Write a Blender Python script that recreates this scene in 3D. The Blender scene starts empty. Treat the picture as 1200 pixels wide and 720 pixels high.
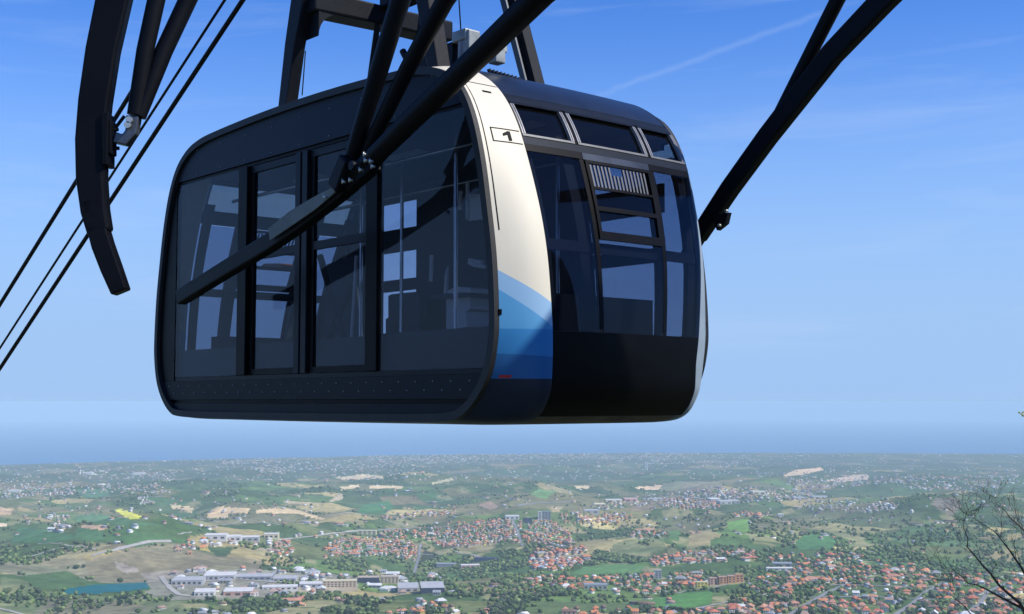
import bpy, math, random
import numpy as np
from mathutils import Vector, Matrix
random.seed(7); rng = np.random.default_rng(7)
sc = bpy.context.scene
COL = sc.collection
# ------------------------------------------------------------------ camera
EYE = 650.0
FPX = 1500.0                      # focal length for a 1200 px wide frame
PITCH = math.radians(4.23)
cd = bpy.data.cameras.new('camera'); cam = bpy.data.objects.new('camera', cd); COL.objects.link(cam)
cd.sensor_width = 36.0; cd.lens = 36.0 * FPX / 1200.0
cd.clip_start = 0.1; cd.clip_end = 400000
cam.location = (0, 0, EYE); cam.rotation_euler = (math.radians(90) + PITCH, 0, 0)
sc.camera = cam
# ------------------------------------------------------------------ light
SUN_AZ, SUN_EL = math.radians(112), math.radians(45)   # clockwise from the view direction
w = bpy.data.worlds.new('World'); sc.world = w; w.use_nodes = True
nt = w.node_tree; nt.nodes.clear()
N = nt.nodes.new; L = nt.links.new
sky = N('ShaderNodeTexSky'); sky.sky_type = 'NISHITA'; sky.sun_disc = False
sky.sun_elevation = SUN_EL; sky.sun_rotation = SUN_AZ
sky.altitude = 650; sky.air_density = 1.0; sky.dust_density = 0.3; sky.ozone_density = 3.0
tc = N('ShaderNodeTexCoord'); sep = N('ShaderNodeSeparateXYZ'); L(tc.outputs['Generated'], sep.inputs[0])
gam = N('ShaderNodeHueSaturation'); gam.inputs['Saturation'].default_value = 1.25; gam.inputs['Value'].default_value = 1.30
L(sky.outputs[0], gam.inputs['Color'])
tint_ = N('ShaderNodeMixRGB'); tint_.blend_type = 'MULTIPLY'; tint_.inputs[0].default_value = 1; tint_.inputs[2].default_value = (0.57, 0.70, 1.03, 1); L(gam.outputs[0], tint_.inputs[1])
# pale band near the horizon
hz = N('ShaderNodeMapRange'); hz.inputs[1].default_value = 0.0; hz.inputs[2].default_value = 0.36
hz.inputs[3].default_value = 1.0; hz.inputs[4].default_value = 0.0; hz.interpolation_type = 'SMOOTHERSTEP'
L(sep.outputs['Z'], hz.inputs[0])
hmul = N('ShaderNodeMath'); hmul.operation = 'MULTIPLY'; hmul.inputs[1].default_value = 0.97; L(hz.outputs[0], hmul.inputs[0])
hmix = N('ShaderNodeMixRGB'); hmix.inputs[2].default_value = (2.52, 3.98, 6.4, 1)
L(hmul.outputs[0], hmix.inputs[0]); L(tint_.outputs[0], hmix.inputs[1])
# thin cirrus streaks and one old vapour trail
mp = N('ShaderNodeMapping'); mp.inputs['Scale'].default_value = (2.2, 2.0, 17.0); mp.inputs['Rotation'].default_value = (0, math.radians(-13), 0)
L(tc.outputs['Generated'], mp.inputs[0])
cn = N('ShaderNodeTexNoise'); cn.inputs['Scale'].default_value = 1.6; cn.inputs['Detail'].default_value = 7; cn.inputs['Roughness'].default_value = 0.62; cn.inputs['Distortion'].default_value = 0.5
L(mp.outputs[0], cn.inputs['Vector'])
cr = N('ShaderNodeMapRange'); cr.inputs[1].default_value = 0.52; cr.inputs[2].default_value = 0.80; cr.inputs[3].default_value = 0; cr.inputs[4].default_value = 0.26
L(cn.outputs[0], cr.inputs[0])
def vmath(op, a, b):
    m = N('ShaderNodeVectorMath'); m.operation = op
    for i, q in enumerate((a, b)):
        if isinstance(q, (tuple, Vector)): m.inputs[i].default_value = tuple(q)
        else: L(q, m.inputs[i])
    return m
def pray(px, py):
    x = (px - 600) / FPX; y = (360 - py) / FPX
    return Vector((x, math.cos(PITCH) - y * math.sin(PITCH), math.sin(PITCH) + y * math.cos(PITCH)))
ta, tb = pray(700, 112).normalized(), pray(985, 8).normalized()
tn = ta.cross(tb).normalized(); tmid = (ta + tb).normalized()
nzd = N('ShaderNodeTexNoise'); nzd.inputs['Scale'].default_value = 60; nzd.inputs['Detail'].default_value = 4; L(tc.outputs['Generated'], nzd.inputs['Vector'])
dd = vmath('DOT_PRODUCT', tc.outputs['Generated'], tn)
jm = N('ShaderNodeMath'); jm.operation = 'MULTIPLY_ADD'; L(nzd.outputs[0], jm.inputs[0]); jm.inputs[1].default_value = 0.006; L(dd.outputs['Value'], jm.inputs[2])
js = N('ShaderNodeMath'); js.operation = 'SUBTRACT'; L(jm.outputs[0], js.inputs[0]); js.inputs[1].default_value = 0.003
ab = N('ShaderNodeMath'); ab.operation = 'ABSOLUTE'; L(js.outputs[0], ab.inputs[0])
tr = N('ShaderNodeMapRange'); tr.inputs[1].default_value = 0.0; tr.inputs[2].default_value = 0.0034; tr.inputs[3].default_value = 0.13; tr.inputs[4].default_value = 0
L(ab.outputs[0], tr.inputs[0])
al = vmath('DOT_PRODUCT', tc.outputs['Generated'], tmid)
tl = N('ShaderNodeMapRange'); tl.inputs[1].default_value = math.cos(0.125); tl.inputs[2].default_value = math.cos(0.07); L(al.outputs['Value'], tl.inputs[0])
tm = N('ShaderNodeMath'); tm.operation = 'MULTIPLY'; L(tr.outputs[0], tm.inputs[0]); L(tl.outputs[0], tm.inputs[1])
mx = N('ShaderNodeMath'); mx.operation = 'MAXIMUM'; L(cr.outputs[0], mx.inputs[0]); L(tm.outputs[0], mx.inputs[1])
up = N('ShaderNodeMapRange'); up.inputs[1].default_value = 0.0; up.inputs[2].default_value = 0.06; L(sep.outputs['Z'], up.inputs[0])
mu = N('ShaderNodeMath'); mu.operation = 'MULTIPLY'; L(mx.outputs[0], mu.inputs[0]); L(up.outputs[0], mu.inputs[1])
cmix = N('ShaderNodeMixRGB'); cmix.inputs[2].default_value = (4.2, 5.2, 7.0, 1); L(mu.outputs[0], cmix.inputs[0]); L(hmix.outputs[0], cmix.inputs[1])
bg = N('ShaderNodeBackground'); bg.inputs[1].default_value = 0.13; L(cmix.outputs[0], bg.inputs[0])
wo = N('ShaderNodeOutputWorld'); L(bg.outputs[0], wo.inputs[0])
sd = bpy.data.lights.new('sun', 'SUN'); sd.energy = 4.6; sd.angle = math.radians(0.53); sd.color = (1.0, 0.95, 0.86)
so = bpy.data.objects.new('sun', sd); COL.objects.link(so)
sdir = Vector((math.sin(SUN_AZ) * math.cos(SUN_EL), math.cos(SUN_AZ) * math.cos(SUN_EL), math.sin(SUN_EL)))
so.rotation_euler = sdir.to_track_quat('Z', 'Y').to_euler(); so.location = (20, -20, EYE + 30)
sc.view_settings.view_transform = 'Standard'; sc.view_settings.look = 'None'
sc.view_settings.exposure = 0.12; sc.view_settings.gamma = 1.0
HAZE_D, HAZE_C, HAZE_A = 4.9e-5, (0.69, 0.90, 0.99, 1), -0.08
sc.cycles.volume_bounces = 2; sc.cycles.max_bounces = 10; sc.cycles.transparent_max_bounces = 24
# ------------------------------------------------------------------ helpers
def mat(name, col, rough=0.6, metal=0.0, var=0.0, vscale=6.0, bump=0.0, bscale=40.0, spec=0.5, coat=0.0, col2=None):
    m = bpy.data.materials.new(name); m.use_nodes = True; t = m.node_tree; b = t.nodes['Principled BSDF']
    b.inputs['Base Color'].default_value = (*col, 1); b.inputs['Roughness'].default_value = rough
    b.inputs['Metallic'].default_value = metal; b.inputs['Specular IOR Level'].default_value = spec; b.inputs['Coat Weight'].default_value = coat
    if var or bump:
        c = t.nodes.new('ShaderNodeTexCoord')
    if var:
        n = t.nodes.new('ShaderNodeTexNoise'); n.inputs['Scale'].default_value = vscale; n.inputs['Detail'].default_value = 6; n.inputs['Roughness'].default_value = 0.65
        t.links.new(c.outputs['Object'], n.inputs['Vector'])
        r = t.nodes.new('ShaderNodeMapRange'); r.inputs[1].default_value = 0.3; r.inputs[2].default_value = 0.7; t.links.new(n.outputs[0], r.inputs[0])
        x = t.nodes.new('ShaderNodeMixRGB'); t.links.new(r.outputs[0], x.inputs[0])
        c2 = col2 or tuple(q * (1 + var) for q in col)
        x.inputs[1].default_value = (*[q * (1 - var) for q in col], 1); x.inputs[2].default_value = (*c2, 1)
        t.links.new(x.outputs[0], b.inputs['Base Color'])
        rr = t.nodes.new('ShaderNodeMapRange'); rr.inputs[3].default_value = max(0, rough - 0.08); rr.inputs[4].default_value = min(1, rough + 0.1)
        t.links.new(n.outputs[0], rr.inputs[0]); t.links.new(rr.outputs[0], b.inputs['Roughness'])
    if bump:
        n2 = t.nodes.new('ShaderNodeTexNoise'); n2.inputs['Scale'].default_value = bscale; n2.inputs['Detail'].default_value = 3
        t.links.new(c.outputs['Object'], n2.inputs['Vector'])
        bp = t.nodes.new('ShaderNodeBump'); bp.inputs['Strength'].default_value = bump; bp.inputs['Distance'].default_value = 0.01
        t.links.new(n2.outputs[0], bp.inputs['Height']); t.links.new(bp.outputs[0], b.inputs['Normal'])
    return m
def glass_mat(name, tint, gloss=1.0, rough=0.02, film=0.06):
    m = bpy.data.materials.new(name); m.use_nodes = True; t = m.node_tree; t.nodes.clear()
    o = t.nodes.new('ShaderNodeOutputMaterial'); tr_ = t.nodes.new('ShaderNodeBsdfTransparent'); tr_.inputs[0].default_value = (*tint, 1)
    g = t.nodes.new('ShaderNodeBsdfGlossy'); g.inputs['Roughness'].default_value = rough; g.inputs['Color'].default_value = (gloss * .85, gloss * .92, gloss, 1)
    f = t.nodes.new('ShaderNodeFresnel'); f.inputs['IOR'].default_value = 1.5
    c = t.nodes.new('ShaderNodeTexCoord'); n = t.nodes.new('ShaderNodeTexNoise'); n.inputs['Scale'].default_value = 1.3; t.links.new(c.outputs['Object'], n.inputs['Vector'])
    bp = t.nodes.new('ShaderNodeBump'); bp.inputs['Strength'].default_value = 0.10; bp.inputs['Distance'].default_value = 0.02; t.links.new(n.outputs[0], bp.inputs['Height'])
    t.links.new(bp.outputs[0], g.inputs['Normal'])
    mx_ = t.nodes.new('ShaderNodeMixShader'); gb_ = t.nodes.new('ShaderNodeNewGeometry'); nf = t.nodes.new('ShaderNodeMath'); nf.operation = 'SUBTRACT'; nf.inputs[0].default_value = 1; t.links.new(gb_.outputs['Backfacing'], nf.inputs[1]); fm = t.nodes.new('ShaderNodeMath'); fm.operation = 'MULTIPLY'; t.links.new(f.outputs[0], fm.inputs[0]); t.links.new(nf.outputs[0], fm.inputs[1]); t.links.new(fm.outputs[0], mx_.inputs[0]); t.links.new(tr_.outputs[0], mx_.inputs[1]); t.links.new(g.outputs[0], mx_.inputs[2])
    d = t.nodes.new('ShaderNodeBsdfDiffuse'); d.inputs[0].default_value = (0.11, 0.115, 0.13, 1)   # dust film
    mx2 = t.nodes.new('ShaderNodeMixShader'); mx2.inputs[0].default_value = film
    t.links.new(mx_.outputs[0], mx2.inputs[1]); t.links.new(d.outputs[0], mx2.inputs[2]); t.links.new(mx2.outputs[0], o.inputs[0])
    return m
def tag(o, label=None, cat=None, group=None, kind=None):
    if label: o['label'] = label
    if cat: o['category'] = cat
    if group: o['group'] = group
    if kind: o['kind'] = kind
    return o
def empty(name, loc, rz=0.0):
    e = bpy.data.objects.new(name, None); e.location = loc; e.rotation_euler = (0, 0, rz); e.empty_display_size = 0.3
    COL.objects.link(e); e['_'] = 0; del e['_']; return e
def wmat(o): return (wmat(o.parent) @ o.matrix_basis) if o.parent else o.matrix_basis.copy()
class MB:
    """collects shapes given in WORLD coordinates"""
    def __init__(s): s.v = []; s.f = []; s.sm = []; s.mi = []
    def add(s, vs, fs, smooth=False, mi=0):
        k = len(s.v); s.v += [Vector(q) for q in vs]
        for f in fs: s.f.append([i + k for i in f]); s.sm.append(smooth); s.mi.append(mi)
    def hexa(s, a, mi=0):      # 8 corners: bottom ring then top ring
        s.add(a, [(3, 2, 1, 0), (4, 5, 6, 7), (0, 1, 5, 4), (1, 2, 6, 5), (2, 3, 7, 6), (3, 0, 4, 7)], mi=mi)
    def grid(s, rows, smooth=True, closed=False, mi=0):
        k = len(rows[0]); vs = [q for r in rows for q in r]; fs = []
        for i in range(len(rows) - 1):
            for j in range(k if closed else k - 1):
                j2 = (j + 1) % k; fs.append((i * k + j, i * k + j2, (i + 1) * k + j2, (i + 1) * k + j))
        s.add(vs, fs, smooth, mi)
    def slab(s, rows_a, rows_b, smooth=True):     # closed solid between two grids
        n, k = len(rows_a), len(rows_a[0])
        vs = [q for r in rows_a for q in r] + [q for r in rows_b for q in r]; o = n * k; fs = []; es = []
        for i in range(n - 1):
            for j in range(k - 1):
                a, b, c, d = i * k + j, i * k + j + 1, (i + 1) * k + j + 1, (i + 1) * k + j
                fs += [(a, b, c, d), (o + d, o + c, o + b, o + a)]
        for j in range(k - 1):
            es += [(j + 1, j, o + j, o + j + 1), ((n - 1) * k + j, (n - 1) * k + j + 1, o + (n - 1) * k + j + 1, o + (n - 1) * k + j)]
        for i in range(n - 1):
            es += [(i * k, (i + 1) * k, o + (i + 1) * k, o + i * k), ((i + 1) * k + k - 1, i * k + k - 1, o + i * k + k - 1, o + (i + 1) * k + k - 1)]
        kk = len(s.v); s.v += [Vector(q) for q in vs]
        for f in fs: s.f.append([i + kk for i in f]); s.sm.append(smooth); s.mi.append(0)
        for f in es:
            k2 = len(s.v); s.v += [Vector(vs[i]) for i in f]; s.f.append([k2, k2 + 1, k2 + 2, k2 + 3]); s.sm.append(False); s.mi.append(0)
    def tube(s, pts, rad, seg=10, caps=True, mi=0):
        pts = [Vector(p) for p in pts]
        if not isinstance(rad, (list, tuple)): rad = [rad] * len(pts)
        rings = []; ref = None
        for i, p in enumerate(pts):
            t = (pts[min(i + 1, len(pts) - 1)] - pts[max(i - 1, 0)]).normalized()
            if ref is None:
                ref = t.orthogonal().normalized()
            ref = (ref - t * ref.dot(t)).normalized(); b = t.cross(ref)
            rings.append([p + (ref * math.cos(a) + b * math.sin(a)) * rad[i] for a in [2 * math.pi * q / seg for q in range(seg)]])
        s.grid(rings, True, True, mi)
        if caps:
            s.add(rings[0], [list(range(seg))[::-1]], mi=mi); s.add(rings[-1], [list(range(seg))], mi=mi)
    def beam(s, pts, widths, depth, side, mi=0):   # rectangular section swept along pts; side = direction of the depth
        side = Vector(side).normalized(); rings = []
        pts = [Vector(p) for p in pts]
        for i, p in enumerate(pts):
            t = (pts[min(i + 1, len(pts) - 1)] - pts[max(i - 1, 0)]).normalized(); n = t.cross(side).normalized(); wd = widths[i] / 2; dp = depth / 2
            rings.append([p + n * wd + side * dp, p - n * wd + side * dp, p - n * wd - side * dp, p + n * wd - side * dp])
        s.grid(rings, False, True, mi); s.add(rings[0], [(0, 1, 2, 3)], mi=mi); s.add(rings[-1], [(3, 2, 1, 0)], mi=mi)
    def build(s, name, mats, parent=None, bevel=0):
        me = bpy.data.meshes.new(name); inv = wmat(parent).inverted() if parent else Matrix()
        if not parent and s.v:
            base = sum(s.v, Vector()) / len(s.v); base.z = min(q.z for q in s.v); inv = Matrix.Translation(-base)
        me.from_pydata([inv @ q for q in s.v], [], s.f)
        me.polygons.foreach_set('use_smooth', s.sm); me.polygons.foreach_set('material_index', s.mi)
        for m in (mats if isinstance(mats, (list, tuple)) else [mats]): me.materials.append(m)
        me.validate(); me.update()
        import bmesh
        bm = bmesh.new(); bm.from_mesh(me); bmesh.ops.remove_doubles(bm, verts=bm.verts, dist=1e-5); bmesh.ops.recalc_face_normals(bm, faces=bm.faces)
        for e_ in bm.edges:
            if len(e_.link_faces) == 2 and (not e_.link_faces[0].smooth or not e_.link_faces[1].smooth or e_.calc_face_angle(0) > .9): e_.smooth = False
        bm.to_mesh(me); bm.free()
        o = bpy.data.objects.new(name, me); COL.objects.link(o)
        if parent:
            o.parent = parent
        else:
            o.location = base
        if bevel:
            bv = o.modifiers.new('bevel', 'BEVEL'); bv.width = bevel; bv.segments = 2; bv.limit_method = 'ANGLE'
        return o
def upd(): bpy.context.view_layer.update()
# ------------------------------------------------------------------ terrain
RE = 6371000.0
def curv(d): return d * d / (2 * RE)
def vnoise(x, y, seed):
    xi = np.floor(x).astype(np.int64); yi = np.floor(y).astype(np.int64); fx = x - xi; fy = y - yi
    fx = fx * fx * fx * (fx * (fx * 6 - 15) + 10); fy = fy * fy * fy * (fy * (fy * 6 - 15) + 10)
    def h(a, b):
        n = (a * 374761393 + b * 668265263 + seed * 1442695041) & 0x7fffffff
        n = ((n ^ (n >> 13)) * 1274126177) & 0x7fffffff; return ((n ^ (n >> 16)) & 0xffff) / 65535.0
    return (h(xi, yi) * (1 - fx) + h(xi + 1, yi) * fx) * (1 - fy) + (h(xi, yi + 1) * (1 - fx) + h(xi + 1, yi + 1) * fx) * fy
def fbm(x, y, seed, o=4, g=.5):
    s = 0; a = 1; t = 0
    for k in range(o):
        s = s + a * vnoise(x * 2 ** k + 17.3 * k, y * 2 ** k - 9.1 * k, seed + k); t += a; a *= g
    return s / t
def hgt(x, y):
    d = np.hypot(x, y) + 1e-6; az = np.arctan2(x, y)
    far = 250 * np.exp(-(d - 2400) / 4500)
    near = np.interp(d, [0, 6, 9, 12, 30, 150, 900, 1800, 2400], [648.2, 648.0, 642, 639, 612, 545, 385, 290, 250])
    h = np.where(d < 2400, near, far)
    amp = np.interp(d, [900, 2600, 4500, 8000, 12000, 15000], [0, 36, 115, 110, 60, 5])
    r1 = 1 - np.abs(fbm(x / 1500 + 3, y / 1900, 11, 5, .48) * 2 - 1) * 2.0
    r2 = fbm(x / 620, y / 700, 31, 4) * 2 - 1
    h = h + amp * (r1 - .25) * .8 + amp * .55 * r2
    def bump(px, py, D, a, sx, sy):
        bx = (px - 600) / 1500 * D
        return a * np.exp(-((x - bx) / sx) ** 2 - ((y - D) / sy) ** 2)
    h = h + bump(205, 0, 4050, 55, 430, 330) + bump(-40, 0, 3000, 60, 500, 500) + bump(1110, 0, 5600, 70, 650, 600) + bump(300, 0, 6500, 30, 900, 500) + bump(760, 0, 4700, 28, 420, 260) + bump(540, 0, 9000, 30, 1800, 700)
    h = h - bump(125, 0, 3150, 35, 260, 200)
    px = 600 + 1500 * np.tan(np.clip(az, -1.2, 1.2))
    dc = np.interp(px, [-400, 0, 250, 500, 800, 1200, 1600], [14000, 14600, 15300, 16300, 17100, 17900, 18300])
    dc = dc + 260 * (fbm(az * 22, az * 0 + 3, 5, 3) - .5)
    h = np.minimum(np.maximum(h, 7 + 14 * fbm(x / 900, y / 900, 77, 3)), np.clip((dc - d) * .03, -25, 1e9))
    return h
cs, sn = math.cos(PITCH), math.sin(PITCH)
def project(x, y, z):           # z relative to the eye
    f = y * cs + z * sn; upv = -y * sn + z * cs; f = np.where(f < 1, 1, f)
    return 600 + 1500 * x / f, 360 - 1500 * upv / f
AZF = 25.5
azs = np.radians(np.concatenate([np.linspace(-180, -AZF - 2, 44)[:-1], np.linspace(-AZF - 2, -AZF, 5)[:-1], np.arange(-AZF, AZF, .052), np.linspace(AZF, AZF + 2, 5), np.linspace(AZF + 2, 180, 44)[1:]]))
rs = np.concatenate([[0.0, 3, 6, 7.5, 9, 10.5, 12, 16, 22, 30, 45, 70, 100, 150, 220, 320, 450, 620, 820, 1050, 1300, 1550, 1800], np.geomspace(2000, 17600, 470), [18000, 18500, 19000, 19600]])
AZ, RR = np.meshgrid(azs, rs); TX = RR * np.sin(AZ); TY = RR * np.cos(AZ)
TH_ = hgt(TX, TY); TZ = TH_ - curv(RR)
PXG, PYG = project(TX, TY, TZ - EYE)
NA, NR = len(azs), len(rs)
c0_ = int(np.argmin(np.abs(azs - math.radians(-23)))); c1_ = int(np.argmin(np.abs(azs - math.radians(23)))); r0_ = int(np.argmin(np.abs(rs - 2000)))
pyv = PYG[r0_:, c0_:c1_]; env = np.minimum.accumulate(pyv, axis=0)     # skyline so far, going outwards
pxc = PXG[(r0_ + NR) // 2, c0_:c1_]
def hit(px, py):               # first visible terrain point at a photo pixel
    j = int(np.searchsorted(pxc, px)); j = min(max(j, 0), env.shape[1] - 1); col = env[:, j]
    i = int(np.searchsorted(-col, -py)); i = min(max(i, 1), len(col) - 1)
    a, b = col[i - 1], col[i]; t = 0.5 if abs(a - b) < 1e-9 else min(1, max(0, (a - py) / (a - b)))
    J = j + c0_; I = i + r0_
    d = rs[I - 1] + (rs[I] - rs[I - 1]) * t; az = math.atan2(px - 600, 1500 * 1.0)
    x, y = d * math.sin(az), d * math.cos(az); return x, y, float(hgt(np.array([x]), np.array([y]))[0]) - curv(d), d
def hits(P):
    out = [];
    for px, py in P:
        j = int(np.searchsorted(pxc, px)); j = min(max(j, 0), env.shape[1] - 1); col = env[:, j]
        i = int(np.searchsorted(-col, -py)); i = min(max(i, 1), len(col) - 1); a, b = col[i - 1], col[i]; t = 0.5 if abs(a - b) < 1e-9 else min(1, max(0, (a - py) / (a - b)))
        I = i + r0_; d = rs[I - 1] + (rs[I] - rs[I - 1]) * t; az = math.atan2(px - 600, 1500); out.append((d * math.sin(az), d * math.cos(az), d))
    A = np.array(out).reshape(-1, 3); z = hgt(A[:, 0], A[:, 1]) - curv(A[:, 2]); return np.column_stack([A[:, 0], A[:, 1], z, A[:, 2]])
def inpoly(px, py, poly):
    ins = np.zeros(px.shape, bool); n = len(poly); j = n - 1
    for i in range(n):
        xi, yi = poly[i]; xj, yj = poly[j]
        c = ((yi > py) != (yj > py)) & (px < (xj - xi) * (py - yi) / (yj - yi + 1e-12) + xi); ins ^= c; j = i
    return ins
# land cover: small jittered parcels, their colours and the hedges between them
def parcels(x, y, sx, sy, rot, seed):
    c, s = math.cos(rot), math.sin(rot); wx = 60 * (fbm(x / 400, y / 400, seed + 9, 2) - .5); wy = 60 * (fbm(x / 400, y / 400, seed + 19, 2) - .5)
    u = ((x + wx) * c + (y + wy) * s) / sx; v = (-(x + wx) * s + (y + wy) * c) / sy
    ui = np.floor(u); vi = np.floor(v); F1 = np.full(x.shape, 9.0); F2 = np.full(x.shape, 9.0); ID = np.zeros(x.shape)
    for a in (-1, 0, 1):
        for b in (-1, 0, 1):
            cu, cv = ui + a, vi + b; r1 = np.sin(cu * 127.1 + cv * 311.7 + seed) * 43758.5453; r1 -= np.floor(r1); r2 = np.sin(cu * 269.5 + cv * 183.3 + seed) * 43758.5453; r2 -= np.floor(r2)
            dx = np.abs(cu + .15 + .7 * r1 - u); dy = np.abs(cv + .15 + .7 * r2 - v); dd_ = np.maximum(dx, dy) * .7 + .3 * (dx + dy)
            idn = np.sin(cu * 12.9898 + cv * 78.233 + seed * 1.7) * 43758.5453; idn -= np.floor(idn)
            m = dd_ < F1; F2 = np.where(m, F1, np.minimum(F2, dd_)); ID = np.where(m, idn, ID); F1 = np.where(m, dd_, F1)
    return ID, F2 - F1
PAL = np.array([(.050, .092, .036), (.070, .120, .042), (.044, .078, .034), (.085, .135, .050), (.100, .115, .058), (.060, .085, .045), (.050, .105, .045), (.130, .125, .075), (.26, .21, .13), (.15, .125, .085), (.045, .072, .036), (.075, .105, .052), (.062, .110, .046), (.34, .28, .17), (.09, .15, .055), (.055, .082, .040)])
sel = fbm(TX / 2600, TY / 2600, 51, 2) > .5
id1, e1 = parcels(TX, TY, 210, 330, .5, 3); id2, e2 = parcels(TX, TY, 300, 190, -.35, 8)
ID = np.where(sel, id1, id2); ED = np.where(sel, e1, e2)
C = PAL[(ID * 16).astype(int) % 16].copy()
tint = (fbm(TX / 90, TY / 90, 91, 4) - .5)[..., None]; C = C * (1 + .55 * tint)
C = C * (1 + .5 * (fbm(TX / 1200, TY / 1500, 95, 3) - .5)[..., None])
str_ = fbm(TX / 160 + TY / 90, TY / 700, 97, 3); C = C * (1 + .35 * (str_ - .5)[..., None])
WOOD = fbm(TX / 480, TY / 520, 61, 5, .55)
wood = np.clip((WOOD - .60) * 22, 0, 1)
C = C * (1 - wood[..., None]) + np.array((.040, .070, .028)) * (1 + .6 * tint) * wood[..., None]
patch = np.clip((fbm(TX / 130, TY / 210, 141, 4) - .66) * 25, 0, 1)[..., None] * (RR < 8000)[..., None]; C = C * (1 - .7 * patch) + np.array((.24, .21, .15)) * .7 * patch
hedge = (ED < .055) & (RR < 9000); C[hedge] = np.array((.048, .078, .034))
# dry, gullied badland slopes
bad = np.clip((fbm(TX / 700, TY / 700, 71, 4) - .58) * 9, 0, 1) * (RR < 7000)
C = C * (1 - .75 * bad[..., None]) + np.array((.16, .14, .10)) * .75 * bad[..., None]
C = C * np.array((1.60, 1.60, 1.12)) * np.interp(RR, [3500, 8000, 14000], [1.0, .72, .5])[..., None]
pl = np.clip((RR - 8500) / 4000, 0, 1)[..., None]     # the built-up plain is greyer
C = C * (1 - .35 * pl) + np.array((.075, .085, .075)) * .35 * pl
nearm = RR < 1900; C[nearm] = np.array((.10, .11, .06)) * (1 + tint[nearm])
def paint(poly, col, mix=1.0, var=.35):
    xs = [p[0] for p in poly]; ys = [p[1] for p in poly]
    jx = PXG + 3.0 * (fbm(TX / 60, TY / 60, 3, 2) - .5) * 2; jy = PYG + 1.2 * (fbm(TX / 60, TY / 60, 4, 2) - .5) * 2
    m = inpoly(jx, jy, poly) & (RR > 1900) & (TY > 0); n = (1 + var * 2 * tint[m]); C[m] = C[m] * (1 - mix) + np.array(col) * n * mix
paint([(100, 658), (142, 646), (180, 637), (205, 636), (237, 647), (250, 651), (308, 657), (306, 670), (244, 668), (202, 676), (180, 682), (120, 684), (100, 678)], (.235, .195, .115), .85)
paint([(0, 660), (60, 655), (100, 655), (105, 682), (78, 670), (27, 676), (0, 670)], (.25, .23, .14), .8)
paint([(0, 676), (27, 680), (75, 698), (200, 700), (230, 720), (0, 720)], (.17, .20, .09), .7)
paint([(60, 700), (120, 703), (180, 712), (160, 720), (40, 720)], (.20, .17, .12), .6)
paint([(240, 640), (275, 641), (267, 653), (254, 652)], (.06, .11, .04))
paint([(135, 658), (157, 664), (163, 669), (150, 673), (137, 667)], (.38, .32, .25))
paint([(165, 672), (205, 668), (330, 668), (420, 676), (420, 692), (330, 700), (200, 704), (150, 700), (176, 690)], (.33, .29, .23), .75)
paint([(1090, 590), (1097, 584), (1122, 582), (1127, 592), (1115, 607), (1100, 598)], (.24, .19, .14), .8)
paint([(880, 608), (927, 607), (967, 613), (950, 620), (907, 623), (883, 625)], (.17, .15, .09), .8)
paint([(720, 638), (750, 631), (777, 630), (780, 645), (750, 650), (715, 648)], (.19, .23, .10), .8)
paint([(1058, 615), (1093, 613), (1130, 627), (1150, 642), (1070, 640), (1040, 632)], (.11, .19, .07), .8)
paint([(497, 645), (520, 652), (515, 667), (490, 662)], (.028, .045, .022), .9)
paint([(950, 590), (1090, 600), (1050, 625), (960, 630), (930, 600)], (.17, .19, .09), .5)
paint([(780, 640), (960, 640), (960, 655), (780, 660)], (.045, .07, .035), .5)
M_ter = bpy.data.materials.new('terrain_cover'); M_ter.use_nodes = True; t = M_ter.node_tree; b = t.nodes['Principled BSDF']; b.inputs['Roughness'].default_value = .95; b.inputs['Specular IOR Level'].default_value = .1
at_ = t.nodes.new('ShaderNodeAttribute'); at_.attribute_name = 'cover'; c_ = t.nodes.new('ShaderNodeTexCoord')
n1 = t.nodes.new('ShaderNodeTexNoise'); n1.inputs['Scale'].default_value = .035; n1.inputs['Detail'].default_value = 5; n1.inputs['Roughness'].default_value = .7; t.links.new(c_.outputs['Object'], n1.inputs['Vector'])
mr = t.nodes.new('ShaderNodeMapRange'); mr.inputs[1].default_value = .3; mr.inputs[2].default_value = .7; mr.inputs[3].default_value = .62; mr.inputs[4].default_value = 1.38; t.links.new(n1.outputs[0], mr.inputs[0])
vm = t.nodes.new('ShaderNodeVectorMath'); vm.operation = 'SCALE'; t.links.new(at_.outputs['Color'], vm.inputs[0]); t.links.new(mr.outputs[0], vm.inputs['Scale']); t.links.new(vm.outputs[0], b.inputs['Base Color'])
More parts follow.
